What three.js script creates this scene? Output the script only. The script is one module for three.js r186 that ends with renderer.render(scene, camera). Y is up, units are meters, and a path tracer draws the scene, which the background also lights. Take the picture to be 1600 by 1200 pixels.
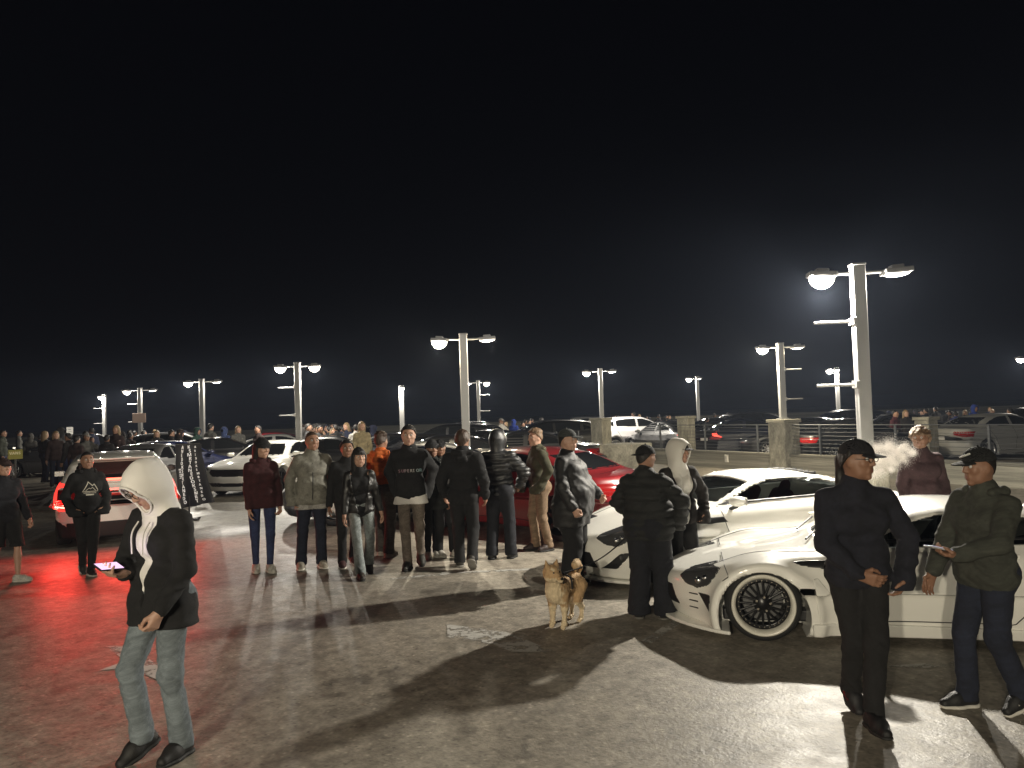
import * as THREE from 'three';
import { mergeGeometries } from 'three/addons/utils/BufferGeometryUtils.js';
import { RoundedBoxGeometry } from 'three/addons/geometries/RoundedBoxGeometry.js';

// ---------------------------------------------------------------- camera, sky, exposure
const scene = new THREE.Scene();
const FPX = 1202, CAMH = 1.93;
const camera = new THREE.PerspectiveCamera(2 * Math.atan(600 / FPX) * 180 / Math.PI, 4 / 3, 0.1, 600);
camera.position.set(0, CAMH, 0);
camera.rotation.order = 'YXZ';
camera.rotation.set(Math.atan(45 / FPX), 0, -0.032);
camera.updateMatrixWorld(true);
const renderer = new THREE.WebGLRenderer();
renderer.toneMapping = THREE.LinearToneMapping;
renderer.toneMappingExposure = 1;
renderer.shadowMap.enabled = true;
scene.background = new THREE.Color().setRGB(0.0009, 0.0010, 0.0018);
scene.fog = new THREE.FogExp2(new THREE.Color().setRGB(0.60, 0.72, 1.0), 0.0008);
const LAMP_POWER = 58;                                   // candela of one street lamp head
const LAMP_TONE = [1.0, 0.93, 0.80];

// ---------------------------------------------------------------- helpers
const V = (x, y, z) => new THREE.Vector3(x, y, z);
const { clamp, lerp, smoothstep, degToRad: R } = THREE.MathUtils;
function rng(seed) { let s = seed >>> 0; return () => { s = (s + 0x6d2b79f5) | 0; let t = Math.imul(s ^ (s >>> 15), 1 | s); t = (t + Math.imul(t ^ (t >>> 7), 61 | t)) ^ t; return ((t ^ (t >>> 14)) >>> 0) / 4294967296; }; }
function ray(px, py) { return V((px - 800) / FPX, (600 - py) / FPX, -1).applyQuaternion(camera.quaternion); }
function ground(px, py, y = 0) { const d = ray(px, py), k = (y - CAMH) / d.y; return V(d.x * k, y, d.z * k); }
function at(px, py, depth) { const d = ray(px, py), k = -depth / d.z; return V(d.x * k, CAMH + d.y * k, -depth); }
const taken = new Map();
function numbered(name) { const n = taken.get(name) ?? 0; taken.set(name, n + 1); return n ? name + '_' + String(n).padStart(3, '0') : name; }
function tag(o, label, category, group, kind) { if (label) o.userData.label = label; if (category) o.userData.category = category; if (group) o.userData.group = group; if (kind) o.userData.kind = kind; return o; }
function thing(name, label, category, pos = [0, 0, 0], turn = 0, group) {
  const o = new THREE.Group(); o.name = numbered(name); scene.add(o);
  if (pos.isVector3) o.position.copy(pos); else o.position.set(...pos);
  o.rotation.y = turn;
  return tag(o, label, category, group);
}
function part(name, geo, mat, parent, label) {
  const g = Array.isArray(geo) ? merge(geo) : geo;
  const m = new THREE.Mesh(g, mat); m.name = name; m.castShadow = m.receiveShadow = true; (parent ?? scene).add(m);
  if (label) m.userData.label = label;
  return m;
}
function merge(list) {
  const plain = list.map((g) => { const h = new THREE.BufferGeometry(), s = g.index ? g.toNonIndexed() : g; h.setAttribute('position', s.getAttribute('position')); h.setAttribute('normal', s.getAttribute('normal')); h.setAttribute('uv', s.getAttribute('uv') ?? new THREE.BufferAttribute(new Float32Array(s.getAttribute('position').count * 2), 2)); return h; });
  return mergeGeometries(plain);
}
const box = (w, h, d, x = 0, y = 0, z = 0, r = 0) => (r ? new RoundedBoxGeometry(w, h, d, 2, r) : new THREE.BoxGeometry(w, h, d)).translate(x, y, z);
function bar(a, b, r, n = 8) { const d = b.clone().sub(a), g = new THREE.CylinderGeometry(r, r, d.length(), n); g.applyQuaternion(new THREE.Quaternion().setFromUnitVectors(V(0, 1, 0), d.normalize())); return g.translate((a.x + b.x) / 2, (a.y + b.y) / 2, (a.z + b.z) / 2); }
function tube(pts, r, n = 40, m = 6) { return new THREE.TubeGeometry(new THREE.CatmullRomCurve3(pts), n, r, m, false); }
function lathe(pts, n = 48) { return new THREE.LatheGeometry(pts.map((p) => new THREE.Vector2(p[0], p[1])), n); }

// value noise
function hash3(x, y, z) { let h = Math.imul(x, 374761393) ^ Math.imul(y, 668265263) ^ Math.imul(z, 1442695041); h = Math.imul(h ^ (h >>> 13), 1274126177); return ((h ^ (h >>> 16)) >>> 0) / 4294967296; }
function noise(x, y, z) {
  const i = Math.floor(x), j = Math.floor(y), k = Math.floor(z); let a = x - i, b = y - j, c = z - k;
  a = a * a * (3 - 2 * a); b = b * b * (3 - 2 * b); c = c * c * (3 - 2 * c);
  const l = (p, q, t) => p + (q - p) * t;
  return 2 * l(l(l(hash3(i, j, k), hash3(i + 1, j, k), a), l(hash3(i, j + 1, k), hash3(i + 1, j + 1, k), a), b), l(l(hash3(i, j, k + 1), hash3(i + 1, j, k + 1), a), l(hash3(i, j + 1, k + 1), hash3(i + 1, j + 1, k + 1), a), b), c) - 1;
}
// tileable noise maps
function noiseTex(size, f, srgb) {
  const data = new Uint8Array(size * size * 4);
  for (let y = 0; y < size; y++) for (let x = 0; x < size; x++) { const c = f(x / size, y / size, x, y), o = (y * size + x) * 4; data[o] = clamp(c[0], 0, 1) * 255; data[o + 1] = clamp(c[1], 0, 1) * 255; data[o + 2] = clamp(c[2], 0, 1) * 255; data[o + 3] = c.length > 3 ? clamp(c[3], 0, 1) * 255 : 255; }
  const t = new THREE.DataTexture(data, size, size); t.magFilter = THREE.LinearFilter; t.minFilter = THREE.LinearMipmapLinearFilter; t.wrapS = t.wrapT = THREE.RepeatWrapping; if (srgb) t.colorSpace = THREE.SRGBColorSpace; t.needsUpdate = true; return t;
}
function tnoise(u, v, n, seed) {               // periodic value noise
  const x = u * n, y = v * n, i = Math.floor(x), j = Math.floor(y); let a = x - i, b = y - j; a = a * a * (3 - 2 * a); b = b * b * (3 - 2 * b);
  const h = (p, q) => hash3(((p % n) + n) % n, ((q % n) + n) % n, seed);
  return lerp(lerp(h(i, j), h(i + 1, j), a), lerp(h(i, j + 1), h(i + 1, j + 1), a), b);
}
const lin = (r, g, b) => new THREE.Color().setRGB(r, g, b);
function std(c, rough = 0.8, extra = {}) { return new THREE.MeshStandardMaterial({ color: c.isColor ? c : lin(...c), roughness: rough, ...extra }); }

// ---------------------------------------------------------------- distance fields and their mesher
const smin = (a, b, k) => { const h = Math.max(k - Math.abs(a - b), 0) / k; return Math.min(a, b) - h * h * k * 0.25; };
const smax = (a, b, k) => -smin(-a, -b, k);
class Field {                                  // round cones and ellipsoids joined by a smooth minimum
  constructor(k = 0.03) { this.k = k; this.p = []; this.lo = V(1e9, 1e9, 1e9); this.hi = V(-1e9, -1e9, -1e9); }
  grow(v, r) { this.lo.min(V(v.x - r, v.y - r, v.z - r)); this.hi.max(V(v.x + r, v.y + r, v.z + r)); }
  cone(a, b, ra, rb = ra, k = this.k) { this.grow(a, ra); this.grow(b, rb); const d = b.clone().sub(a); this.p.push({ ax: a.x, ay: a.y, az: a.z, dx: d.x, dy: d.y, dz: d.z, dd: Math.max(d.lengthSq(), 1e-9), ra, dr: rb - ra, k }); return this; }
  ball(c, r, k = this.k) { return this.cone(c, V(c.x, c.y + 1e-4, c.z), r, r, k); }
  egg(c, rx, ry, rz, k = this.k, q) { this.grow(c, Math.max(rx, ry, rz)); this.p.push({ egg: 1, ax: c.x, ay: c.y, az: c.z, rx, ry, rz, k, q: q && q.clone().invert() }); return this; }
  at(x, y, z) {
    let d = 1e3;
    for (const p of this.p) {
      let e, ux = x - p.ax, uy = y - p.ay, uz = z - p.az;
      if (p.egg) {
        if (p.q) { tmpv.set(ux, uy, uz).applyQuaternion(p.q); ux = tmpv.x; uy = tmpv.y; uz = tmpv.z; }
        const a = ux / p.rx, b = uy / p.ry, c = uz / p.rz, k0 = Math.sqrt(a * a + b * b + c * c), k1 = Math.sqrt((a / p.rx) ** 2 + (b / p.ry) ** 2 + (c / p.rz) ** 2);
        e = k1 > 1e-9 ? k0 * (k0 - 1) / k1 : -Math.min(p.rx, p.ry, p.rz);
      } else {
        let t = (ux * p.dx + uy * p.dy + uz * p.dz) / p.dd; t = t < 0 ? 0 : t > 1 ? 1 : t;
        ux -= p.dx * t; uy -= p.dy * t; uz -= p.dz * t;
        e = Math.sqrt(ux * ux + uy * uy + uz * uz) - p.ra - p.dr * t;
      }
      const h = p.k - Math.abs(d - e);
      d = (d < e ? d : e) - (h > 0 ? h * h / p.k * 0.25 : 0);
    }
    return d;
  }
}
const tmpv = V(0, 0, 0);
// surface nets over the box lo..hi; blocks far from the surface are skipped
function nets(f, lo, hi, cell, o = {}) {
  const nx = Math.ceil((hi.x - lo.x) / cell) + 3, ny = Math.ceil((hi.y - lo.y) / cell) + 3, nz = Math.ceil((hi.z - lo.z) / cell) + 3, ox = lo.x - cell, oy = lo.y - cell, oz = lo.z - cell;
  const val = new Float32Array(nx * ny * nz), B = 6, far = cell * B * 0.87 * (o.slack ?? 1.35) + (o.margin ?? 0);
  for (let bz = 0; bz < nz; bz += B) for (let by = 0; by < ny; by += B) for (let bx = 0; bx < nx; bx += B) {
    const c = f(ox + (bx + (B - 1) / 2) * cell, oy + (by + (B - 1) / 2) * cell, oz + (bz + (B - 1) / 2) * cell), skip = Math.abs(c) > far;
    for (let k = bz; k < Math.min(bz + B, nz); k++) for (let j = by; j < Math.min(by + B, ny); j++) { let n = (k * ny + j) * nx + bx; for (let i = bx; i < Math.min(bx + B, nx); i++, n++) val[n] = skip ? c : f(ox + i * cell, oy + j * cell, oz + k * cell); }
  }
  const id = new Int32Array(nx * ny * nz).fill(-1), pos = [], idx = [], sx = 1, sy = nx, sz = nx * ny;
  for (let k = 0; k < nz - 1; k++) for (let j = 0; j < ny - 1; j++) for (let i = 0, n = (k * ny + j) * nx; i < nx - 1; i++, n++) {
    const v = [val[n], val[n + sx], val[n + sy], val[n + sx + sy], val[n + sz], val[n + sx + sz], val[n + sy + sz], val[n + sx + sy + sz]];
    let mask = 0; for (let q = 0; q < 8; q++) if (v[q] < 0) mask |= 1 << q;
    if (mask === 0 || mask === 255) continue;
    let X = 0, Y = 0, Z = 0, m = 0;
    for (let q = 0; q < 12; q++) { const a = EA[q], b = EB[q]; if ((v[a] < 0) === (v[b] < 0)) continue; const t = v[a] / (v[a] - v[b]); X += (a & 1) + ((b & 1) - (a & 1)) * t; Y += ((a >> 1) & 1) + (((b >> 1) & 1) - ((a >> 1) & 1)) * t; Z += (a >> 2) + ((b >> 2) - (a >> 2)) * t; m++; }
    id[n] = pos.length / 3; pos.push(ox + (i + X / m) * cell, oy + (j + Y / m) * cell, oz + (k + Z / m) * cell);
  }
  const quad = (a, b, c, d, flip) => { if (a < 0 || b < 0 || c < 0 || d < 0) return; if (flip) idx.push(a, c, b, a, d, c); else idx.push(a, b, c, a, c, d); };
  for (let k = 1; k < nz - 1; k++) for (let j = 1; j < ny - 1; j++) for (let i = 1, n = (k * ny + j) * nx + 1; i < nx - 1; i++, n++) {
    const s = val[n] < 0;
    if (s !== (val[n + sx] < 0)) quad(id[n - sy - sz], id[n - sz], id[n], id[n - sy], !s);
    if (s !== (val[n + sy] < 0)) quad(id[n - sx - sz], id[n - sx], id[n], id[n - sz], !s);
    if (s !== (val[n + sz] < 0)) quad(id[n - sx - sy], id[n - sy], id[n], id[n - sx], !s);
  }
  let P = new Float32Array(pos), I = idx;
  if (o.keep) {                                // keep only the skin where o.keep is near zero
    const ok = new Uint8Array(P.length / 3); for (let q = 0; q < ok.length; q++) ok[q] = Math.abs(o.keep(P[q * 3], P[q * 3 + 1], P[q * 3 + 2])) < (o.near ?? cell * 0.4) ? 1 : 0;
    const J = []; for (let q = 0; q < I.length; q += 3) if (ok[I[q]] && ok[I[q + 1]] && ok[I[q + 2]]) J.push(I[q], I[q + 1], I[q + 2]);
    I = J;
  }
  if (o.snap) {                                // pull the vertices onto the surface of o.snap (a smooth field) along its slope
    const e = cell * 0.25; const g = o.snap;
    for (let q = 0; q < P.length; q += 3) { const x = P[q], y = P[q + 1], z = P[q + 2], d = g(x, y, z); if (Math.abs(d) > cell) continue; const a = (g(x + e, y, z) - g(x - e, y, z)) / (2 * e), b = (g(x, y + e, z) - g(x, y - e, z)) / (2 * e), c = (g(x, y, z + e) - g(x, y, z - e)) / (2 * e), L = Math.max(a * a + b * b + c * c, 0.2); P[q] -= a * d / L; P[q + 1] -= b * d / L; P[q + 2] -= c * d / L; }
  }
  const geo = new THREE.BufferGeometry();
  geo.setAttribute('position', new THREE.BufferAttribute(P, 3)); geo.setIndex(I);
  const uv = new Float32Array(P.length / 3 * 2);
  for (let q = 0; q < P.length / 3; q++) { if (o.uv) { const w = o.uv(P[q * 3], P[q * 3 + 1], P[q * 3 + 2]); uv[q * 2] = w[0]; uv[q * 2 + 1] = w[1]; } else { uv[q * 2] = P[q * 3] + P[q * 3 + 2]; uv[q * 2 + 1] = P[q * 3 + 1] + P[q * 3 + 2] * 0.3; } }
  geo.setAttribute('uv', new THREE.BufferAttribute(uv, 2));
  geo.computeVertexNormals();
  if (o.grad) {                                // smooth normals from the field
    const g = o.grad, nn = geo.getAttribute('normal').array, e = o.gradStep ?? cell * 0.5;
    for (let q = 0; q < P.length; q += 3) { const x = P[q], y = P[q + 1], z = P[q + 2]; let a = g(x + e, y, z) - g(x - e, y, z), b = g(x, y + e, z) - g(x, y - e, z), c = g(x, y, z + e) - g(x, y, z - e); const L = Math.hypot(a, b, c) || 1; a /= L; b /= L; c /= L; if (a * nn[q] + b * nn[q + 1] + c * nn[q + 2] > 0.75) { nn[q] = a; nn[q + 1] = b; nn[q + 2] = c; } }
  }
  return geo;
}
const EA = [0, 2, 4, 6, 0, 1, 4, 5, 0, 1, 2, 3], EB = [1, 3, 5, 7, 2, 3, 6, 7, 4, 5, 6, 7];
function polyDist(pts, x, y) {                 // signed distance to a polygon, negative inside
  let d = 1e9, s = 1;
  for (let i = 0, j = pts.length - 1; i < pts.length; j = i++) {
    const ax = pts[i][0], ay = pts[i][1], ex = pts[j][0] - ax, ey = pts[j][1] - ay, wx = x - ax, wy = y - ay, t = clamp((wx * ex + wy * ey) / (ex * ex + ey * ey), 0, 1), bx = wx - ex * t, by = wy - ey * t;
    d = Math.min(d, bx * bx + by * by);
    const c1 = y >= ay, c2 = y < pts[j][1], c3 = ex * wy > ey * wx; if ((c1 && c2 && c3) || (!c1 && !c2 && !c3)) s = -s;
  }
  return s * Math.sqrt(d);
}
function profile(pts) {                        // smooth curve through points (x rising), tabulated
  const n = pts.length, m = pts.map((p, i) => (i === 0 ? (pts[1][1] - p[1]) / (pts[1][0] - p[0]) : i === n - 1 ? (p[1] - pts[n - 2][1]) / (p[0] - pts[n - 2][0]) : (() => { const a = (p[1] - pts[i - 1][1]) / (p[0] - pts[i - 1][0]), b = (pts[i + 1][1] - p[1]) / (pts[i + 1][0] - p[0]); return a * b <= 0 ? 0 : 2 * a * b / (a + b); })()));
  const f = (x) => { if (x <= pts[0][0]) return pts[0][1] + m[0] * (x - pts[0][0]); if (x >= pts[n - 1][0]) return pts[n - 1][1] + m[n - 1] * (x - pts[n - 1][0]); let i = 0; while (x > pts[i + 1][0]) i++; const h = pts[i + 1][0] - pts[i][0], t = (x - pts[i][0]) / h, t2 = t * t, t3 = t2 * t; return (2 * t3 - 3 * t2 + 1) * pts[i][1] + (t3 - 2 * t2 + t) * h * m[i] + (3 * t2 - 2 * t3) * pts[i + 1][1] + (t3 - t2) * h * m[i + 1]; };
  const N = 600, a = -3.2, b = 3.2, tab = new Float32Array(N + 1); for (let i = 0; i <= N; i++) tab[i] = f(a + (b - a) * i / N);
  return (x) => { const u = clamp((x - a) / (b - a), 0, 0.99999) * N, i = u | 0; return tab[i] + (tab[i + 1] - tab[i]) * (u - i); };
}
// ---------------------------------------------------------------- the parking deck
{
  const N = 1600, S = 24;                        // the colour map spans 24 m
  const tone = (u, v) => {
    const big = tnoise(u, v, 5, 1) * 0.5 + tnoise(u, v, 13, 2) * 0.3 + tnoise(u, v, 37, 3) * 0.2;
    const patch = smoothstep(tnoise(u, v, 9, 7) * 0.6 + tnoise(u, v, 31, 8) * 0.4, 0.58, 0.72);
    const streak = smoothstep(tnoise(u, v * 0.999, 60, 12) * 0.35 + tnoise(u, v, 7, 13) * 0.65, 0.62, 0.7);
    return { big, patch, streak };
  };
  const col = noiseTex(N, (u, v, x, y) => {
    const t = tone(u, v), fine = hash3(x, y, 5), mid = tnoise(u, v, 520, 4), m2 = tnoise(u, v, 190, 6);
    let a = 0.475 + (t.big - 0.5) * 0.16 + (mid - 0.5) * 0.12 + (m2 - 0.5) * 0.08 + (fine - 0.5) * 0.11;
    a *= 1 - 0.12 * t.patch; a *= 1 - 0.18 * smoothstep(tnoise(u, v, 70, 61) * 0.8 + tnoise(u, v, 300, 62) * 0.2, 0.80, 0.86); a *= 1 + 0.10 * t.streak;
    if (fine > 0.99) a += 0.12; if (fine < 0.015) a -= 0.10;
    return [a * 1.035, a * 0.985, a * 0.90];
  }, true);
  const rough = noiseTex(1024, (u, v) => { const t = tone(u, v), m = tnoise(u, v, 260, 14); const r = 0.51 - 0.10 * t.patch + (t.big - 0.5) * 0.16 + (m - 0.5) * 0.12; return [r, r, 0]; });
  const bump = noiseTex(512, (u, v, x, y) => { const b = tnoise(u, v, 64, 21) * 0.45 + tnoise(u, v, 150, 22) * 0.35 + hash3(x, y, 23) * 0.2; return [b, b, b]; });
  bump.repeat.set(S / 1.3, S / 1.3);
  const mat = new THREE.MeshStandardMaterial({ map: col, roughnessMap: rough, roughness: 1, bumpMap: bump, bumpScale: 0.0028 });
  const g = new THREE.PlaneGeometry(500, 500, 1, 1).rotateX(-Math.PI / 2).translate(0, 0, -120);
  const uv = g.getAttribute('uv'), p = g.getAttribute('position'); for (let i = 0; i < uv.count; i++) uv.setXY(i, p.getX(i) / S, p.getZ(i) / S);
  tag(part('ground', g, mat), null, null, null, 'structure');
}
// worn paint: thin sheets 4 mm above the deck, broken up by an alpha map with the grain of worn paint
const paintAlpha = noiseTex(512, (u, v, x, y) => { const a = smoothstep(tnoise(u, v, 24, 31) * 0.5 + tnoise(u, v, 90, 32) * 0.35 + hash3(x, y, 33) * 0.15, 0.26, 0.46); return [a, a, a]; });
const paintMat = std([0.55, 0.54, 0.50], 0.7, { alphaMap: paintAlpha, transparent: true });
const wornMat = std([0.42, 0.41, 0.38], 0.75, { alphaMap: noiseTex(256, (u, v, x, y) => { const a = smoothstep(tnoise(u, v, 16, 41) * 0.5 + tnoise(u, v, 60, 42) * 0.35 + hash3(x, y, 43) * 0.15, 0.33, 0.60); return [a, a, a]; }), transparent: true });
function sheet(name, pix, mat, label, category) {        // a flat outline on the deck, given as points on the ground
  const pts = pix.map((q) => (q.isVector3 ? q : ground(q[0], q[1]))), s = new THREE.Shape(pts.map((q) => new THREE.Vector2(q.x, -q.z)));
  const g = new THREE.ShapeGeometry(s).rotateX(-Math.PI / 2).translate(0, 0.004, 0), p = g.getAttribute('position'), uv = g.getAttribute('uv');
  for (let i = 0; i < uv.count; i++) uv.setXY(i, p.getX(i) / 1.6, p.getZ(i) / 1.6);
  const m = part(name, g, mat); m.name = numbered(name);
  tag(m, label, category);
  return m;
}
function line(a, b, w, mat, label, name = 'parking_line') { const p = a.isVector3 ? a : ground(...a), q = b.isVector3 ? b : ground(...b), n = V(-(q.z - p.z), 0, q.x - p.x).normalize().multiplyScalar(w / 2); return sheet(name, [p.clone().add(n), q.clone().add(n), q.clone().sub(n), p.clone().sub(n)], mat, label, 'road marking'); }
sheet('painted_arrow', [[698, 976], [790, 988], [870, 1019], [800, 1019], [770, 1007], [699, 996]], wornMat, 'worn pale arrow painted on the deck left of the dog', 'road marking');
sheet('painted_arrow', [[165, 1011], [205, 1009], [262, 1052], [252, 1066], [205, 1044], [155, 1048], [196, 1033]], paintMat, 'pale arrow painted on red-lit deck behind the man with a phone', 'road marking');
line([1392, 1044], [1520, 1036], 0.09, wornMat, 'worn white line on the deck in the near white coupe\'s shadow');
line([1010, 1004], [1066, 966], 0.10, wornMat, 'worn white bay line at the nose of the nearest white coupe');
line([610, 905], [700, 897], 0.09, wornMat, 'short worn line on the deck before the dark clothed group');
line([690, 896], [870, 888], 0.10, wornMat, 'worn white line on the deck left of the big man in a long coat');
line([40, 741], [118, 745], 0.5, wornMat, 'pale band on the deck beside the white hatchback\'s mirror');

// ---------------------------------------------------------------- concrete wall, block, pillars, cable railing
const concTex = noiseTex(512, (u, v, x, y) => { const a = 0.66 + (tnoise(u, v, 6, 51) - 0.5) * 0.18 + (tnoise(u, v, 30, 52) - 0.5) * 0.14 + (hash3(x, y, 53) - 0.5) * 0.1; return [a, a * 0.985, a * 0.93]; }, true);
const conc = std([0.62, 0.61, 0.56], 0.9, { map: concTex, bumpMap: concTex, bumpScale: 0.004 });
const wallA = at(1024, 700, 27).setY(0), wallB = at(1760, 700, 14.6).setY(0), wallDir = wallB.clone().sub(wallA).normalize(), wallTurn = Math.atan2(-wallDir.z, wallDir.x), wallLen = wallA.distanceTo(wallB);
const onWall = (px) => { const d = ray(px, 700), t = (wallA.z * d.x - wallA.x * d.z) / (wallDir.x * d.z - wallDir.z * d.x); return wallA.clone().addScaledVector(wallDir, t); };
{
  const w = thing('parapet_wall', 'low concrete parapet wall behind the two white coupes', 'wall', wallA, wallTurn);
  part('wall_body', box(wallLen, 0.46, 0.22, wallLen / 2, 0.23, 0), conc, w);
  part('coping', box(wallLen + 0.02, 0.07, 0.30, wallLen / 2, 0.4952, 0, 0.012), std([0.36, 0.355, 0.33], 0.85, { map: concTex }), w);
  const b = thing('concrete_block', 'big square concrete block with two grooves in its pale lit face', 'wall', at(978, 700, 20.5).setY(0), 0.82);
  const bw = 1.0, bh = 1.02;
  part('block_body', box(bw, bh, 1.0, 0, bh / 2, 0, 0.02), conc, b);
  part('block_band', [box(0.024, 0.22, 0.62, bw / 2 + 0.011, 0.30, -0.14, 0.006), box(0.024, 0.22, 0.62, bw / 2 + 0.011, 0.55, -0.14, 0.006)], conc, b);
  const pillar = (label, pos, w, h, turn) => { const p = thing('concrete_pillar', label, 'pillar', pos, turn); part('shaft', box(w, h - 0.09, w, 0, (h - 0.09) / 2, 0, 0.015), conc, p); part('cap', box(w + 0.08, 0.09, w + 0.08, 0, h - 0.045, 0, 0.012), conc, p); return p; };
  pillar('square concrete pillar left of the white hatchback in the far row', at(940, 690, 26.5).setY(0), 0.5, 1.66, 0.75);
  pillar('pale concrete pillar right of the car with lit red tail lights', at(1073, 690, 27.5).setY(0), 0.45, 1.62, 0.75);
  pillar('wide concrete pillar that carries a lamp post, behind the white coupes', onWall(1226), 0.6, 1.5, wallTurn);
  pillar('concrete pillar behind the man in the cloud of smoke', at(1448, 680, 21.5).setY(0), 0.42, 1.45, wallTurn);
  // cables on posts along the wall
  const steel = std([0.10, 0.105, 0.11], 0.5, { metalness: 0.6 });
  const rail = thing('cable_railing', 'steel cable railing along the parapet behind the white coupes', 'railing', wallA, wallTurn);
  const cab = new THREE.CylinderGeometry(0.006, 0.006, wallLen, 5).rotateZ(Math.PI / 2), post = box(0.05, 0.8, 0.05, 0, 0.93, 0, 0.006);
  for (let k = 0; k < 7; k++) { const m = part('cable', cab, steel, rail); m.position.set(wallLen / 2, 0.62 + k * 0.105, 0); }
  for (let k = 0; k <= 6; k++) { const m = part('post', post, steel, rail); m.position.x = 0.3 + k * (wallLen - 0.6) / 6; }
  part('handrail', new THREE.CylinderGeometry(0.014, 0.014, wallLen, 8).rotateZ(Math.PI / 2).translate(wallLen / 2, 1.34, 0), steel, rail);
  const rail2 = thing('cable_railing', 'steel cable railing left of the pillar by the white hatchback', 'railing', at(870, 690, 28).setY(0), 0.05);
  const L2 = 1.6, cab2 = new THREE.CylinderGeometry(0.007, 0.007, L2, 5).rotateZ(Math.PI / 2);
  for (let k = 0; k < 8; k++) { const m = part('cable', cab2, steel, rail2); m.position.set(L2 / 2, 0.2 + k * 0.13, 0); }
  for (let k = 0; k < 3; k++) { const m = part('post', box(0.05, 1.2, 0.05, 0, 0.6, 0, 0.006), steel, rail2); m.position.x = k * L2 / 2; }
  const far = thing('parapet_wall', 'far concrete parapet at the back of the deck, seen behind the crowd', 'wall', [0, 0, -78], 0);
  part('wall_body', box(150, 1.05, 0.25, 0, 0.525, 0), conc, far);
}
// a fire sprinkler outlet box on the wall
{ const p = onWall(1135).add(V(0, 0, 0.14)); const o = thing('utility_box', 'small pale utility box on the parapet above the second white coupe', 'box', [p.x, 0.2, p.z], wallTurn); part('case', box(0.14, 0.24, 0.08, 0, 0.12, 0.04, 0.01), std([0.55, 0.53, 0.48], 0.6), o); part('lid', box(0.11, 0.09, 0.02, 0, 0.16, 0.088, 0.005), std([0.4, 0.39, 0.36], 0.6), o); }

// ---------------------------------------------------------------- lamp posts
const poleMat = std([0.26, 0.26, 0.255], 0.45, { metalness: 0.2 });
const headMat = std([0.16, 0.16, 0.16], 0.5);
function lensMat(k, tone = LAMP_TONE) { return new THREE.MeshStandardMaterial({ color: lin(0.8, 0.8, 0.8), emissive: lin(...tone), emissiveIntensity: k, roughness: 0.5 }); }
const lensNear = lensMat(20), lensDim = lensMat(1.6);
function lampPost(o) {
  const { label, px, depth, H = 3.53, heads = [-0.52, 0.52], power = [1, 0.5], banner = 0, base = 0.9, turn = 0, w = 0.165 } = o;
  const foot = at(px, 640, depth).setY(0);
  const t = thing('lamp_post', label, 'lamp post', foot, turn);
  const bw = w * 2.6;
  if (base > 0) part('pedestal', box(bw, base, bw, 0, base / 2, 0, 0.02), conc, t);
  part('pole', box(w, H - base + 0.12, w, 0, base + (H - base + 0.12) / 2, 0, 0.012), poleMat, t);
  part('base_plate', box(w * 1.7, 0.03, w * 1.7, 0, base + 0.015, 0, 0.006), poleMat, t);
  part('pole_cap', box(w + 0.02, 0.03, w + 0.02, 0, H + 0.135, 0, 0.008), headMat, t);
  heads.forEach((hx, i) => {
    const s = Math.sign(hx) || 1, z = o.hz?.[i] ?? 0, dir = V(hx, 0, z), len = dir.length(); dir.normalize();
    const h = part('lamp_head', [box(0.36, 0.07, 0.26, 0, 0.045, 0, 0.02), box(0.16, 0.05, 0.16, 0, 0.10, 0, 0.015)], headMat, t);
    h.position.set(hx, H - 0.02, z); h.rotation.y = Math.atan2(-dir.z, dir.x); h.rotation.z = 0.06;
    part('lamp_lens', new THREE.SphereGeometry(0.5, 20, 12, 0, Math.PI * 2, Math.PI / 2, Math.PI / 2).scale(0.33, power[i] >= 0.9 ? 0.30 : 0.07, 0.28).translate(0, 0.008, 0), power[i] >= 0.9 ? lensNear : lensDim, h);
    part('lamp_arm', bar(dir.clone().multiplyScalar(w / 2).setY(H + 0.02), dir.clone().multiplyScalar(len - 0.15).setY(H + 0.03), 0.022), poleMat, t);
    const glow = new THREE.PointLight(new THREE.Color().setRGB(...(o.tone ?? LAMP_TONE)), LAMP_POWER * power[i] * (o.gain ?? 1), 0, 2);
    glow.position.set(hx, H - (power[i] >= 0.9 ? 0.19 : 0.1), z); glow.castShadow = true; glow.shadow.radius = 4; t.add(glow);
  });
  if (banner) for (const y of [H - 0.62, H - 1.46]) part('banner_arm', [bar(V(banner * w / 2, y, 0), V(banner * (w / 2 + 0.5), y, 0), 0.02), box(0.05, 0.1, w + 0.03, banner * (w / 2 + 0.002), y, 0, 0.008)], poleMat, t);
  if (o.sign) { const s = part('sign_plate', box(0.62, 0.44, 0.03, 0, o.sign, w / 2 + 0.03, 0.006), std([0.30, 0.22, 0.18], 0.7), t, 'brownish square sign'); }
  return t;
}
const bigLamp = lampPost({ label: 'tall lamp post with two lit heads behind the walker in a cap', px: 1350, depth: 10.2, H: 3.62, heads: [-0.46, 0.5], power: [3.7, 0.3], banner: -1, base: 1.2, turn: -0.12 });
lampPost({ label: 'lamp post with one glaring left head behind the men with turned backs', px: 727, depth: 16.6, heads: [-0.52, 0.52], power: [0.95, 0.25], gain: 0.7, tone: [1, 0.86, 0.62] });
lampPost({ label: 'lamp post with two bright heads above the man in the light jacket', px: 466, depth: 23.4, heads: [-0.52, 0.52], power: [1, 1], gain: 0.65, banner: -1 });
lampPost({ label: 'slim lamp post with one bright left head standing above the blue hooded person', px: 316, depth: 30.5, heads: [-0.54, 0.6], power: [1, 0.2] });
lampPost({ label: 'lamp post carrying a square sign and left banner arms, above the white hatchback', px: 219, depth: 36.3, heads: [-0.62, 0.62], power: [1, 0.2], banner: -1, sign: 2.25 });
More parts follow.
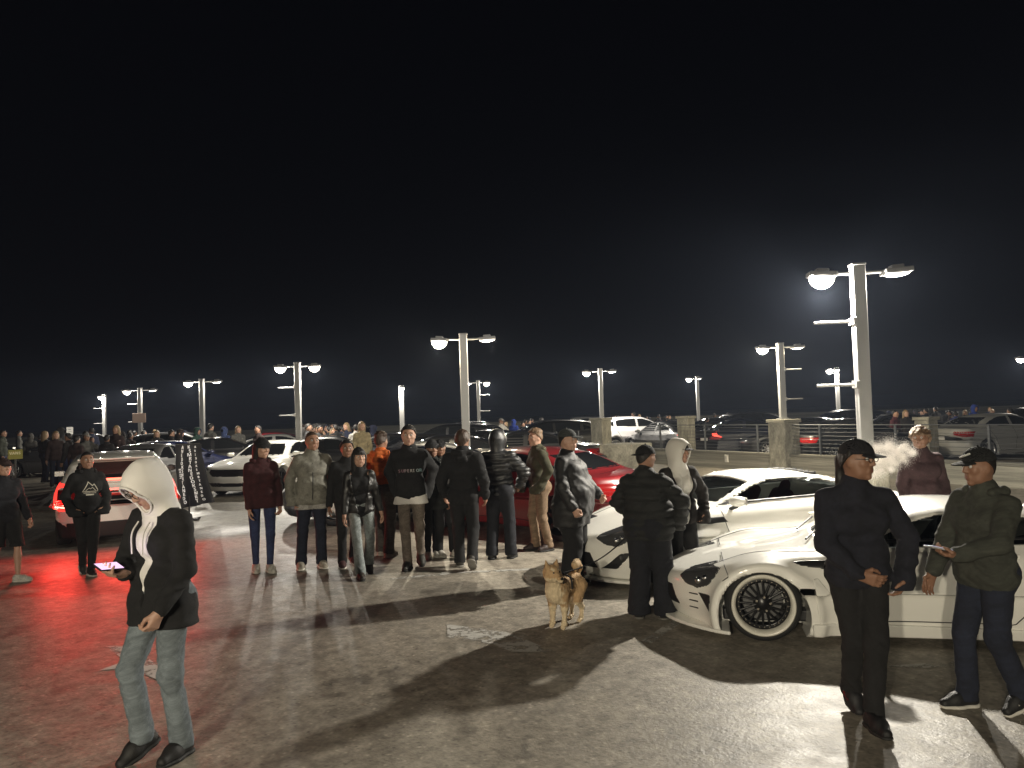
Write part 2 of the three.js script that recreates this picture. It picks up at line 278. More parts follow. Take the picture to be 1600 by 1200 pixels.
lampPost({ label: 'leftmost lamp post with its head end on and two left banner arms', px: 163, depth: 42.7, heads: [0.06], hz: [0.45], power: [1], banner: -1 });
lampPost({ label: 'far lamp post seen end on with one head, above the man in the black sweatshirt', px: 628, depth: 43.7, heads: [0.08], hz: [0.45], power: [1], w: 0.26 });
lampPost({ label: 'small far lamp post with right banner arms, right of the glaring middle lamp', px: 748, depth: 40, heads: [-0.5, 0.45], power: [0.2, 1], banner: 1 });
lampPost({ label: 'lamp post with bright left head above the concrete pillar and far white hatchback', px: 940, depth: 32.3, heads: [-0.58, 0.5], power: [1, 0.6] });
lampPost({ label: 'distant lamp post with one bright head, above the man in jeans on the far deck', px: 1091, depth: 43.7, heads: [-0.46, 0.1], power: [1, 0.2] });
lampPost({ label: 'lamp post on the wide wall pillar, with a warm glaring left head', px: 1223, depth: onWall(1226).z * -1, heads: [-0.5, 0.5], power: [1.3, 0.2], banner: 1, base: 1.5, w: 0.17, tone: [1, 0.86, 0.6] });
lampPost({ label: 'distant lamp post with a twin head, left of the tall lamp post', px: 1310, depth: 38.5, heads: [-0.35, -0.2], hz: [0, 0.5], power: [1, 0.6] });
lampPost({ label: 'lamp post at the right edge of the picture, only its head in view', px: 1612, depth: 32.6, heads: [-0.35, 0.5], power: [1, 0.6] });
// the same row of posts goes on beside and behind the camera: their light falls on the near cars and the deck
{ const p = lampPost({ label: 'lamp post behind the camera that lights the near cars from the front', px: 800, depth: 20, heads: [-0.52, 0.52], power: [3.2, 3.2], tone: [1, 0.89, 0.68] }); p.position.set(-3.0, 0, 5.8); }
// ---------------------------------------------------------------- cars
const paint = (r, g, b, extra = {}) => new THREE.MeshPhysicalMaterial({ color: lin(r, g, b), roughness: 0.42, clearcoat: 1, clearcoatRoughness: 0.05, ...extra });
const glassDark = new THREE.MeshPhysicalMaterial({ color: lin(0.012, 0.013, 0.014), roughness: 0.04, clearcoat: 1, clearcoatRoughness: 0.02 });
const paneGlass = new THREE.MeshPhysicalMaterial({ color: lin(0.16, 0.17, 0.17), roughness: 0.0, transmission: 1, thickness: 0, ior: 1.5 });
const blackTrim = std([0.012, 0.012, 0.013], 0.45), rubber = std([0.018, 0.018, 0.018], 0.85), seam = std([0.02, 0.02, 0.02], 0.8);
const chrome = std([0.75, 0.75, 0.75], 0.18, { metalness: 1 }), rimBlack = std([0.016, 0.016, 0.017], 0.3, { metalness: 0.4 }), rimSilver = std([0.55, 0.55, 0.56], 0.28, { metalness: 0.9 }), rimWhite = std([0.72, 0.70, 0.62], 0.3);
const lampGlass = new THREE.MeshPhysicalMaterial({ color: lin(0.05, 0.05, 0.052), roughness: 0.12, clearcoat: 1, clearcoatRoughness: 0.02 });
const redLens = new THREE.MeshPhysicalMaterial({ color: lin(0.22, 0.008, 0.008), roughness: 0.15, clearcoat: 1 });
const redGlow = new THREE.MeshStandardMaterial({ color: lin(0.3, 0.01, 0.01), emissive: lin(1, 0.05, 0.035), emissiveIntensity: 1.6, roughness: 0.3 });
const redGlowDim = new THREE.MeshStandardMaterial({ color: lin(0.3, 0.01, 0.01), emissive: lin(1, 0.07, 0.06), emissiveIntensity: 0.55, roughness: 0.3 });
const whiteGlow = new THREE.MeshStandardMaterial({ color: lin(0.8, 0.8, 0.8), emissive: lin(0.95, 0.95, 1), emissiveIntensity: 14, roughness: 0.3 });
const plateMat = std([0.5, 0.5, 0.5], 0.5);

function carFields(s) {
  const top = profile(s.top), roof = profile(s.roof), D = 0.01, sl = (f, x) => 1 / Math.sqrt(1 + ((f(x + D) - f(x - D)) / (2 * D)) ** 2);
  const lower = (x, y, z) => {
    const az = Math.abs(z), c = az / s.w;
    let yt = top(x) - s.crown * c * c;
    for (const q of s.bulge) yt += q[2] * Math.exp(-(((x - q[0]) / q[3]) ** 2) - (((az - q[1]) / q[4]) ** 2));
    const dT = (y - yt) * sl(top, x);
    const v = (y - s.mid) / 0.4;
    let W = s.w * (1 - (v > 0 ? s.tumLow : 0.05) * v * v);
    W -= s.pinchF * smoothstep(x, s.L - 1.0, s.L) + s.pinchR * smoothstep(-x, s.L - 1.1, s.L);
    if (s.waist) W -= s.waist * Math.exp(-(((x - s.waistX) / 0.62) ** 2)) * smoothstep(0.62 - y, -0.25, 0.2);
    const dS = az - W;
    const e = s.noseP, gx = s.nose * e * Math.pow(c, e - 1) / s.w;
    const dF = (x - (s.L - s.nose * Math.pow(c, e) - s.bumpF * Math.max(0, Math.abs(y - s.bumpY) - 0.06) ** 1.5)) / Math.sqrt(1 + gx * gx);
    const hx = s.tail * e * Math.pow(c, e - 1) / s.w;
    const dR = (-x - (s.L - s.tail * Math.pow(c, e) - s.bumpR * Math.max(0, Math.abs(y - s.tailY) - 0.08) ** 1.5)) / Math.sqrt(1 + hx * hx);
    let d = smax(dT, dS, s.kTS ?? 0.10);
    d = smax(d, dF, 0.07); d = smax(d, dR, 0.07);
    return smax(d, s.sill - y, 0.03);
  };
  const green = (x, y, z) => {
    const az = Math.abs(z), wr = s.wg - (s.roofY - s.belt) * s.tum;
    const dT = (y - roof(x) + s.crownG * (az / wr) ** 2) * sl(roof, x);
    const dS = (az - (s.wg - (y - s.belt) * s.tum)) * 0.85;
    return Math.max(smax(dT, dS, 0.10), s.belt - 0.3 - y);
  };
  const shell = (x, y, z) => {
    let d = smin(lower(x, y, z), green(x, y, z), 0.05);
    const az = Math.abs(z);
    if (s.flare) for (const xa of s.axles) { const q = Math.hypot(x - xa, y - s.wy) - s.arch; const f = smax(smax(q - 0.06, az - s.w - s.flare, 0.04), s.w - 0.25 - az, 0.03); d = smin(d, Math.max(f, s.sill + 0.02 - y), 0.14); }
    return d;
  };
  const arch = (x, y, z) => { let d = 1; const az = Math.abs(z); for (const xa of s.axles) d = Math.min(d, Math.max(Math.hypot(x - xa, y - s.wy) - s.arch, s.w - 0.36 - az)); return d; };
  return { lower, green, shell, arch };
}
const side = (poly, sgn, zmin) => (x, y, z) => Math.max(polyDist(poly, x, y), zmin - z * sgn);
const frontal = (poly, xmin, dir = 1) => (x, y, z) => Math.max(polyDist(poly, z, y), xmin - x * dir);
const box2 = (poly, m = 0.03) => { let a = 1e9, b = 1e9, c = -1e9, d = -1e9; for (const p of poly) { a = Math.min(a, p[0]); b = Math.min(b, p[1]); c = Math.max(c, p[0]); d = Math.max(d, p[1]); } return [a - m, b - m, c + m, d + m]; };
// pieces that follow the body: a thin plate of the body's own skin inside a region
function plate(s, F, region, lo, hi, cell, eps, base = F.shell) {
  const f = (x, y, z) => { const d = base(x, y, z); return Math.max(d - eps, -(d + 0.03), region(x, y, z)); };
  return nets(f, lo, hi, cell, { grad: f, slack: 1.6, margin: 0.03 });
}
const sideLo = (b, z0, sgn, w) => (sgn > 0 ? [V(b[0], b[1], z0), V(b[2], b[3], w)] : [V(b[0], b[1], -w), V(b[2], b[3], -z0)]);
function sidePlate(s, F, poly, sgn, zmin, cell, eps, base) { const b = box2(poly), [lo, hi] = sideLo(b, zmin - 0.03, sgn, s.w + 0.12); return plate(s, F, side(poly, sgn, zmin), lo, hi, cell, eps, base); }
function endPlate(s, F, poly, dir, xmin, cell, eps, base) { const b = box2(poly), lo = V(dir > 0 ? xmin - 0.03 : -s.L - 0.1, b[1], b[0]), hi = V(dir > 0 ? s.L + 0.1 : -xmin + 0.03, b[3], b[2]); return plate(s, F, frontal(poly, xmin, dir), lo, hi, cell, eps, base); }
function skinZ(F, x, y, sgn) { let a = 0.2, b = 1.2; for (let i = 0; i < 24; i++) { const m = (a + b) / 2; if (F.shell(x, y, m) < 0) a = m; else b = m; } return V(x, y, a * sgn); }
function seamTube(F, pts, sgn, r = 0.0045) { const c = []; for (let i = 0; i < pts.length - 1; i++) for (let k = 0; k < 6; k++) c.push(skinZ(F, lerp(pts[i][0], pts[i + 1][0], k / 6), lerp(pts[i][1], pts[i + 1][1], k / 6), sgn)); const l = pts[pts.length - 1]; c.push(skinZ(F, l[0], l[1], sgn)); const curve = new THREE.CatmullRomCurve3(c); return new THREE.TubeGeometry(curve, c.length * 2, r, 4, false); }

const wheelCache = new Map();
function wheelParts(kind, r, wd) {
  const key = kind + r + wd; if (wheelCache.has(key)) return wheelCache.get(key);
  const h = wd / 2, rr = kind === 'stance' ? r - 0.055 : r - 0.09;
  const tyre = lathe([[rr - 0.012, -h + 0.02], [rr + 0.01, -h], [r - 0.03, -h + 0.004], [r - 0.006, -h + 0.03], [r, -h * 0.5], [r, h * 0.5], [r - 0.006, h - 0.03], [r - 0.03, h - 0.004], [rr + 0.01, h], [rr - 0.012, h - 0.02], [rr - 0.012, -h + 0.02]], 64).rotateX(Math.PI / 2);
  // the outer face looks along +z
  const out = { tyre };
  if (kind === 'stance') {
    out.lip = lathe([[rr - 0.010, h - 0.03], [rr + 0.006, h + 0.004], [rr - 0.006, h + 0.010], [rr - 0.030, h + 0.002], [rr - 0.036, h - 0.05], [rr - 0.036, h - 0.075], [rr - 0.018, h - 0.08], [rr - 0.010, h - 0.03]], 64).rotateX(Math.PI / 2);
    out.barrel = lathe([[rr - 0.034, h - 0.07], [rr - 0.036, -h + 0.03], [rr - 0.012, -h + 0.02], [rr - 0.012, h - 0.08]], 48).rotateX(Math.PI / 2);
    out.face = lathe([[rr - 0.036, h - 0.062], [rr - 0.062, h - 0.052], [rr - 0.075, h - 0.062], [rr - 0.075, h - 0.08], [rr - 0.036, h - 0.08]], 64).rotateX(Math.PI / 2);
    const sp = [], sub = [];
    for (let k = 0; k < 10; k++) { const a = k / 10 * Math.PI * 2; for (const o of [-1, 1]) sp.push(bar(V(Math.cos(a) * 0.055, Math.sin(a) * 0.055, h - 0.055), V(Math.cos(a + o * 0.17) * (rr - 0.06), Math.sin(a + o * 0.17) * (rr - 0.06), h - 0.062), 0.0105, 6)); }
    out.spokes = sp.map((g) => g); void sub;
    out.hub = [lathe([[0.0001, h - 0.03], [0.034, h - 0.032], [0.04, h - 0.045], [0.075, h - 0.05], [0.078, h - 0.075], [0.0001, h - 0.075]], 32).rotateX(Math.PI / 2)];
    out.bolts = []; for (let k = 0; k < 30; k++) { const a = k / 30 * Math.PI * 2; out.bolts.push(new THREE.CylinderGeometry(0.0045, 0.0045, 0.012, 6).rotateX(Math.PI / 2).translate(Math.cos(a) * (rr - 0.056), Math.sin(a) * (rr - 0.056), h - 0.05)); }
    out.nuts = []; for (let k = 0; k < 5; k++) { const a = k / 5 * Math.PI * 2; out.nuts.push(new THREE.CylinderGeometry(0.010, 0.010, 0.025, 6).rotateX(Math.PI / 2).translate(Math.cos(a) * 0.057, Math.sin(a) * 0.057, h - 0.045)); }
  } else {
    out.lip = lathe([[rr - 0.012, h - 0.03], [rr + 0.004, h - 0.002], [rr - 0.012, h - 0.004], [rr - 0.022, h - 0.03], [rr - 0.026, -h + 0.03], [rr - 0.012, -h + 0.02], [rr - 0.012, h - 0.03]], 40).rotateX(Math.PI / 2);
    const n = kind === 'five' ? 5 : 10, sp = [];
    for (let k = 0; k < n; k++) { const a = k / n * Math.PI * 2; const b = box(rr - 0.05, kind === 'five' ? 0.065 : 0.026, 0.03, (rr - 0.02) / 2 + 0.01, 0, h - 0.03, 0.008); sp.push(b.rotateZ(a)); }
    out.spokes = sp; out.hub = [new THREE.CylinderGeometry(0.07, 0.075, 0.04, 20).rotateX(Math.PI / 2).translate(0, 0, h - 0.03)]; out.bolts = []; out.nuts = [];
  }
  out.disc = new THREE.CylinderGeometry(rr * 0.62, rr * 0.62, 0.02, 32).rotateX(Math.PI / 2).translate(0, 0, h - 0.13);
  out.tread = null;
  wheelCache.set(key, out); return out;
}
function addWheels(car, s, kind, mats) {
  const wp = wheelParts(kind, s.r, s.tw ?? 0.22), one = mats.merge ?? false;
  for (const xa of s.axles) for (const sgn of [1, -1]) {
    const w = new THREE.Group(); w.name = 'wheel'; car.add(w);
    w.position.set(xa, s.r, sgn * (s.w - (s.tw ?? 0.22) / 2 - (s.inset ?? 0.03) + (s.flare ?? 0) * 0.8)); if (sgn < 0) w.rotation.y = Math.PI; w.rotation.x = (s.camber ?? 0) * -1; w.rotation.z = 0.13;
    part('tyre', wp.tyre, rubber, w); part('rim', [wp.lip], mats.lip, w);
    if (wp.barrel) part('rim_barrel', wp.barrel, mats.spoke, w);
    if (one) part('spokes', wp.spokes, mats.spoke, w); else wp.spokes.forEach((g) => part('spoke', g, mats.spoke, w));
    part('hub', [...wp.hub, ...(wp.face ? [wp.face] : [])], mats.spoke, w);
    if (wp.bolts.length) part('rim_bolts', [...wp.bolts, ...wp.nuts], mats.bolt ?? chrome, w);
    part('brake_disc', wp.disc, std([0.2, 0.2, 0.2], 0.4, { metalness: 0.8 }), w);
  }
}
function mirrors(car, F, x, y, mat, size = 1) {
  for (const sgn of [1, -1]) {
    const base = skinZ(F, x, y, sgn), m = part('side_mirror', nets(((f) => (a, b, c) => Math.max(f.at(a, b, c), a * -1 - 0.075))(new Field(0.02).egg(V(0, 0, 0), 0.10, 0.062, 0.10)), V(-0.11, -0.08, -0.12), V(0.12, 0.08, 0.12), 0.012), mat, car);
    m.position.set(base.x - 0.02, base.y + 0.085, base.z + sgn * 0.13); m.scale.setScalar(size); if (sgn < 0) m.rotation.y = 0;
    part('mirror_stalk', bar(V(0, 0.06 * -1, -sgn * 0.02), V(-0.01 + 0.03, -0.10, -sgn * 0.14), 0.022), blackTrim, m);
    part('mirror_glass', box(0.006, 0.09, 0.15, -0.078, 0, 0, 0), chrome, m);
  }
}
function carBody(car, s, F, mats, o = {}) {
  const cut = (x, y, z) => {
    let d = Math.max(F.shell(x, y, z), -F.arch(x, y, z));
    if (o.cabin) { const q = Math.max(F.green(x, y, z) + 0.055, s.belt - 0.42 - y); d = Math.max(d, -smin(q, 1, 0.01)); for (const w of o.cutWin) d = Math.max(d, -Math.max(w(x, y, z), -(F.green(x, y, z) + 0.12))); }
    return d;
  };
  const g = nets(cut, V(-s.L - 0.03, s.sill - 0.02, -s.w - 0.08), V(s.L + 0.03, s.roofY + 0.03, s.w + 0.08), o.cell, { grad: cut, gradStep: 0.012, slack: 1.45, margin: 0.02, snap: o.snap ? cut : null });
  return part('car_body', g, mats.paint, car);
}
function windows(car, s, F, wins, cell, clear) {
  for (const w of wins) {
    const base = F.green;
    if (clear) {
      const f = (x, y, z) => Math.max(base(x, y, z) + 0.014, w.region(x, y, z) - 0.02);
      part(w.name, nets(f, w.lo, w.hi, cell, { keep: (x, y, z) => base(x, y, z) + 0.014, grad: base, slack: 1.7, margin: 0.03 }), paneGlass, car);
    } else {
      const f = (x, y, z) => { const d = base(x, y, z); return Math.max(d - 0.004, -(d + 0.04), w.region(x, y, z)); };
      part(w.name, nets(f, w.lo, w.hi, cell, { grad: base, slack: 1.7, margin: 0.04 }), glassDark, car);
    }
  }
}
function winSet(s, w) {
  const out = [];
  for (const sgn of [1, -1]) for (const poly of w.sides) { const b = box2(poly, 0.05), [lo, hi] = sideLo(b, 0.25, sgn, s.w + 0.05); out.push({ name: 'side_window', region: side(poly, sgn, 0.28), lo, hi }); }
  { const b = box2(w.front, 0.05); out.push({ name: 'windscreen', region: (x, y, z) => Math.max(polyDist(w.front, z, y), w.fx - x), lo: V(w.fx - 0.03, b[1], b[0]), hi: V(s.L, b[3], b[2]) }); }
  { const b = box2(w.rear, 0.05); out.push({ name: 'rear_window', region: (x, y, z) => Math.max(polyDist(w.rear, z, y), x + w.rx), lo: V(-s.L, b[1], b[0]), hi: V(-w.rx + 0.03, b[3], b[2]) }); }
  return out;
}
const mirrorPoly = (p) => p.map(([a, b]) => [-a, b]);
const heading = (dx, dz) => Math.atan2(-dz, dx);

// -- low coupe (the two white ones in front)
function coupeSpec(extra) {
  return {
    L: 2.12, w: 0.885, sill: 0.085, mid: 0.45, crown: 0.05, tumLow: 0.085, pinchF: 0.05, pinchR: 0.05, nose: 0.60, noseP: 2.4, tail: 0.34, bumpF: 1.1, bumpY: 0.33, bumpR: 0.6, tailY: 0.55,
    top: [[-2.12, 0.77], [-1.95, 0.83], [-1.5, 0.865], [-0.9, 0.86], [-0.2, 0.845], [0.45, 0.83], [0.75, 0.80], [1.1, 0.745], [1.5, 0.665], [1.8, 0.59], [2.0, 0.53], [2.12, 0.47]],
    bulge: [[1.285, 0.70, 0.055, 0.40, 0.22], [-1.285, 0.80, 0.05, 0.5, 0.25]],
    roof: [[-1.95, 0.72], [-1.6, 0.87], [-1.25, 0.995], [-0.9, 1.085], [-0.55, 1.13], [-0.25, 1.138], [0.0, 1.115], [0.25, 1.035], [0.55, 0.91], [0.85, 0.775], [1.1, 0.66]],
    belt: 0.82, roofY: 1.14, wg: 0.775, tum: 0.66, crownG: 0.035, axles: [1.285, -1.285], wy: 0.325, arch: 0.345, r: 0.305, tw: 0.24, waist: 0.02, waistX: 0.0, ...extra,
  };
}
const coupeWin = {
  sides: [[[0.52, 0.845], [0.10, 1.015], [-0.12, 1.065], [-0.42, 1.075], [-0.75, 1.045], [-1.02, 0.98], [-1.22, 0.905], [-1.05, 0.89], [-0.5, 0.87]]],
  front: [[-0.62, 0.85], [0.62, 0.85], [0.50, 1.075], [-0.50, 1.075]], fx: 0.12, rear: [[-0.56, 0.90], [0.56, 0.90], [0.44, 1.06], [-0.44, 1.06]], rx: 0.85,
};
function makeCoupe(name, label, pos, turn, o) {
  const s = coupeSpec(o.spec), F = carFields(s), dy = o.dy ?? 0, lowWin = (p) => (dy ? p.map(([x, y]) => [x, 0.742 + (y - 0.845) * 1.10]) : p), low = (p) => (dy ? p.map(([x, y]) => [x, y + dy]) : p), car = thing(name, label, 'car', pos, turn, null), P = o.paint;
  const wins = winSet(s, { ...coupeWin, sides: coupeWin.sides.map(lowWin), front: lowWin(coupeWin.front), rear: lowWin(coupeWin.rear) });
  carBody(car, s, F, { paint: P }, { cell: o.cell, cabin: true, cutWin: wins.map((w) => w.region), snap: true });
  windows(car, s, F, wins, 0.02, true);
  // cabin: seats, wheel, dash, lining
  const lining = std([0.02, 0.02, 0.021], 0.9);
  for (const z of [-0.36, 0.36]) {
    const q = new Field(0.04); q.cone(V(-0.1, 0.42, z - 0.14), V(-0.1, 0.42, z + 0.14), 0.09).cone(V(0.25, 0.46, z - 0.14), V(0.25, 0.46, z + 0.14), 0.09).cone(V(-0.22, 0.5, z - 0.14), V(-0.42, 0.86, z - 0.11), 0.075).cone(V(-0.22, 0.5, z + 0.14), V(-0.42, 0.86, z + 0.11), 0.075).cone(V(-0.42, 0.86, z), V(-0.47, 0.98, z), 0.075, 0.06);
    const st = part('seat', nets((x, y, zz) => q.at(x, y, zz), q.lo, q.hi, 0.025), o.seat ?? lining, car); if (dy) { st.scale.y = 0.87; }
  }
  part('dashboard', box(0.34, 0.2, 1.2, 0.50, 0.62 + dy * 1.6, 0, 0.06), lining, car);
  const sw = part('steering_wheel', new THREE.TorusGeometry(0.17, 0.016, 8, 28), lining, car); sw.position.set(0.22, 0.76 + dy, -0.36); sw.rotation.set(0, Math.PI / 2 - 0.0, 0); sw.rotation.z = 0.35;
  addWheels(car, s, o.wheel, o.wheelMats);
  mirrors(car, F, 0.5, 0.80 + dy, o.mirrorMat ?? P, 0.95);
  for (const sgn of [1, -1]) {
    // headlight
    const hl = low([[1.60, 0.635], [1.74, 0.615], [1.90, 0.555], [1.955, 0.51], [1.90, 0.455], [1.80, 0.435], [1.72, 0.475], [1.66, 0.55]]);
    const h = part('headlight', sidePlate(s, F, hl, sgn, 0.42, 0.012, 0.004), lampGlass, car);
    for (const [x, y, r] of [[1.79, 0.505, 0.036], [1.735, 0.535, 0.028]]) { const b = part('projector', new THREE.SphereGeometry(r, 16, 10), chrome, h); b.position.copy(skinZ(F, x, y + dy, sgn)); b.position.z -= sgn * 0.014; }
    // bumper opening with fins
    if (o.kit) {
      part('bumper_vent', sidePlate(s, F, [[1.70, 0.355], [1.80, 0.345], [1.72, 0.215]], sgn, 0.5, 0.010, 0.004), blackTrim, car);
      for (const y of [0.335, 0.275, 0.215]) part('bumper_slot', sidePlate(s, F, [[1.80, y], [1.88, y - 0.006], [1.88, y - 0.018], [1.80, y - 0.016]], sgn, 0.4, 0.007, 0.004), blackTrim, car);
      part('fender_scoop', sidePlate(s, F, [[0.90, 0.52], [0.86, 0.53], [0.56, 0.13], [0.40, 0.115], [0.62, 0.10], [0.86, 0.10]], sgn, 0.5, 0.014, 0.009), P, car);
    } else {
      part('bumper_vent', sidePlate(s, F, [[1.66, 0.40], [1.78, 0.37], [1.93, 0.20], [1.80, 0.20]], sgn, 0.4, 0.011, 0.004), blackTrim, car);
      const fl = part('fog_light', new THREE.SphereGeometry(0.04, 14, 10).scale(1, 1, 0.5), lampGlass, car); fl.position.copy(skinZ(F, 1.76, 0.335, sgn));
    }
    part('fender_vent', sidePlate(s, F, low([[1.06, 0.705], [0.90, 0.715], [0.62, 0.725], [0.58, 0.665], [0.80, 0.652], [0.97, 0.67]]), sgn, 0.5, 0.011, 0.005), blackTrim, car);
    part('window_trim', sidePlate(s, F, low([[0.60, 0.835], [0.50, 0.862], [-1.1, 0.90], [-1.1, 0.882], [0.50, 0.838]]), sgn, 0.4, 0.011, 0.006), blackTrim, car);
    part('side_skirt', sidePlate(s, F, [[0.92, 0.17], [-0.92, 0.15], [-0.92, 0.062], [0.92, 0.062]], sgn, 0.4, 0.018, 0.03), P, car);
    part('door_seam', seamTube(F, [[0.62, 0.82], [0.60, 0.5], [0.52, 0.24], [0.4, 0.19], [-0.55, 0.19], [-0.66, 0.3], [-0.74, 0.6], [-0.72, 0.86]], sgn), seam, car);
    part('door_handle', bar(skinZ(F, -0.42, 0.69, sgn), skinZ(F, -0.62, 0.70, sgn), 0.016), P, car);
    part('bumper_seam', seamTube(F, [[1.58, 0.60], [1.55, 0.53], [1.60, 0.49]], sgn), seam, car);
    part('tail_light', sidePlate(s, F, [[-1.78, 0.78], [-2.05, 0.79], [-2.10, 0.66], [-1.95, 0.62]], sgn, 0.45, 0.014, 0.004), redLens, car);
  }
  for (const sg of [1, -1]) part('hood_seam', (() => { const pts = []; for (let k = 0; k <= 20; k++) { const x = lerp(1.86, 0.82, k / 20), z = sg * lerp(0.55, 0.66, k / 20); let a = 0.3, b = 1.3; for (let i = 0; i < 22; i++) { const m = (a + b) / 2; if (F.shell(x, m, z) < 0) a = m; else b = m; } pts.push(V(x, a, z)); } return tube(pts, 0.004, 50, 4); })(), seam, car);
  part('grille', endPlate(s, F, [[-0.42, 0.36], [0.42, 0.36], [0.5, 0.19], [-0.5, 0.19]], 1, 1.6, 0.014, 0.004), blackTrim, car);
  { // splitter under the nose
    const f = (x, y, z) => Math.max(F.lower(x, Math.max(0.17, y), z) - (o.kit ? 0.075 : 0.03), Math.abs(y - 0.066) - 0.015, 1.55 - x, -(F.lower(x, 0.17, z) + 0.12));
    part('front_splitter', nets(f, V(1.5, 0.03, -0.95), V(2.26, 0.11, 0.95), 0.012, { slack: 2, margin: 0.1 }), o.splitter ?? P, car);
  }
  { const f = part('underbody', box(3.2, 0.1, 1.3, 0, 0.16, 0, 0.02), blackTrim, car); void f; }
  if (o.wing) for (let k = -3; k <= 3; k++) part('roof_fin', box(0.16, 0.045, 0.012, -0.78, 1.105 - Math.abs(k) * 0.004, k * 0.13, 0.004).rotateZ(0), blackTrim, car);
  for (const z of [-0.3, 0.28]) part('wiper', bar(V(0.86, 0.80 + dy, z), V(0.66, 0.885 + dy * 1.4, z + 0.42), 0.009, 6), blackTrim, car);
  return car;
}
const whitePaint = paint(0.82, 0.81, 0.76);
{
  const f = V(-Math.cos(R(13)), 0, -Math.sin(R(13))), wheel = ground(1195, 1002), axle = 1.285, half = 0.86, left = V(f.z, 0, -f.x);   // left: toward the camera
  const c = wheel.clone().addScaledVector(f, -axle).addScaledVector(left, left.z > 0 ? -half : half);
  makeCoupe('white_coupe', 'nearest white lowered coupe with deep white-lipped black wheels and dark windows', [c.x, 0, c.z], heading(f.x, f.z), { spec: { flare: 0.022, camber: 0.06, inset: 0.0, wy: 0.205, arch: 0.36, sill: 0.07, belt: 0.72, roofY: 1.06, mid: 0.40, top: [[-2.12, 0.70], [-1.95, 0.76], [-1.5, 0.785], [-0.9, 0.765], [-0.2, 0.745], [0.45, 0.735], [0.75, 0.715], [1.1, 0.67], [1.5, 0.60], [1.8, 0.535], [2.0, 0.485], [2.12, 0.43]], roof: [[-1.95, 0.69], [-1.6, 0.83], [-1.25, 0.94], [-0.9, 1.015], [-0.55, 1.055], [-0.25, 1.062], [0.0, 1.042], [0.25, 0.98], [0.55, 0.86], [0.85, 0.715], [1.1, 0.58]] }, dy: -0.06, paint: whitePaint, cell: 0.021, wheel: 'stance', wheelMats: { lip: rimWhite, spoke: rimBlack, bolt: std([0.55, 0.5, 0.42], 0.25, { metalness: 0.9 }), merge: false }, kit: true, mirrorMat: blackTrim, wing: false });
}
makeCoupe('white_coupe', 'second white coupe parked behind the nearest one, nose toward the dog', [2.68, 0, -9.45], heading(-Math.cos(R(13)), Math.sin(R(13))), { spec: {}, paint: whitePaint, cell: 0.022, wheel: 'ten', wheelMats: { lip: rimSilver, spoke: rimSilver, merge: false }, kit: false, seat: std([0.10, 0.012, 0.014], 0.8), wing: true });

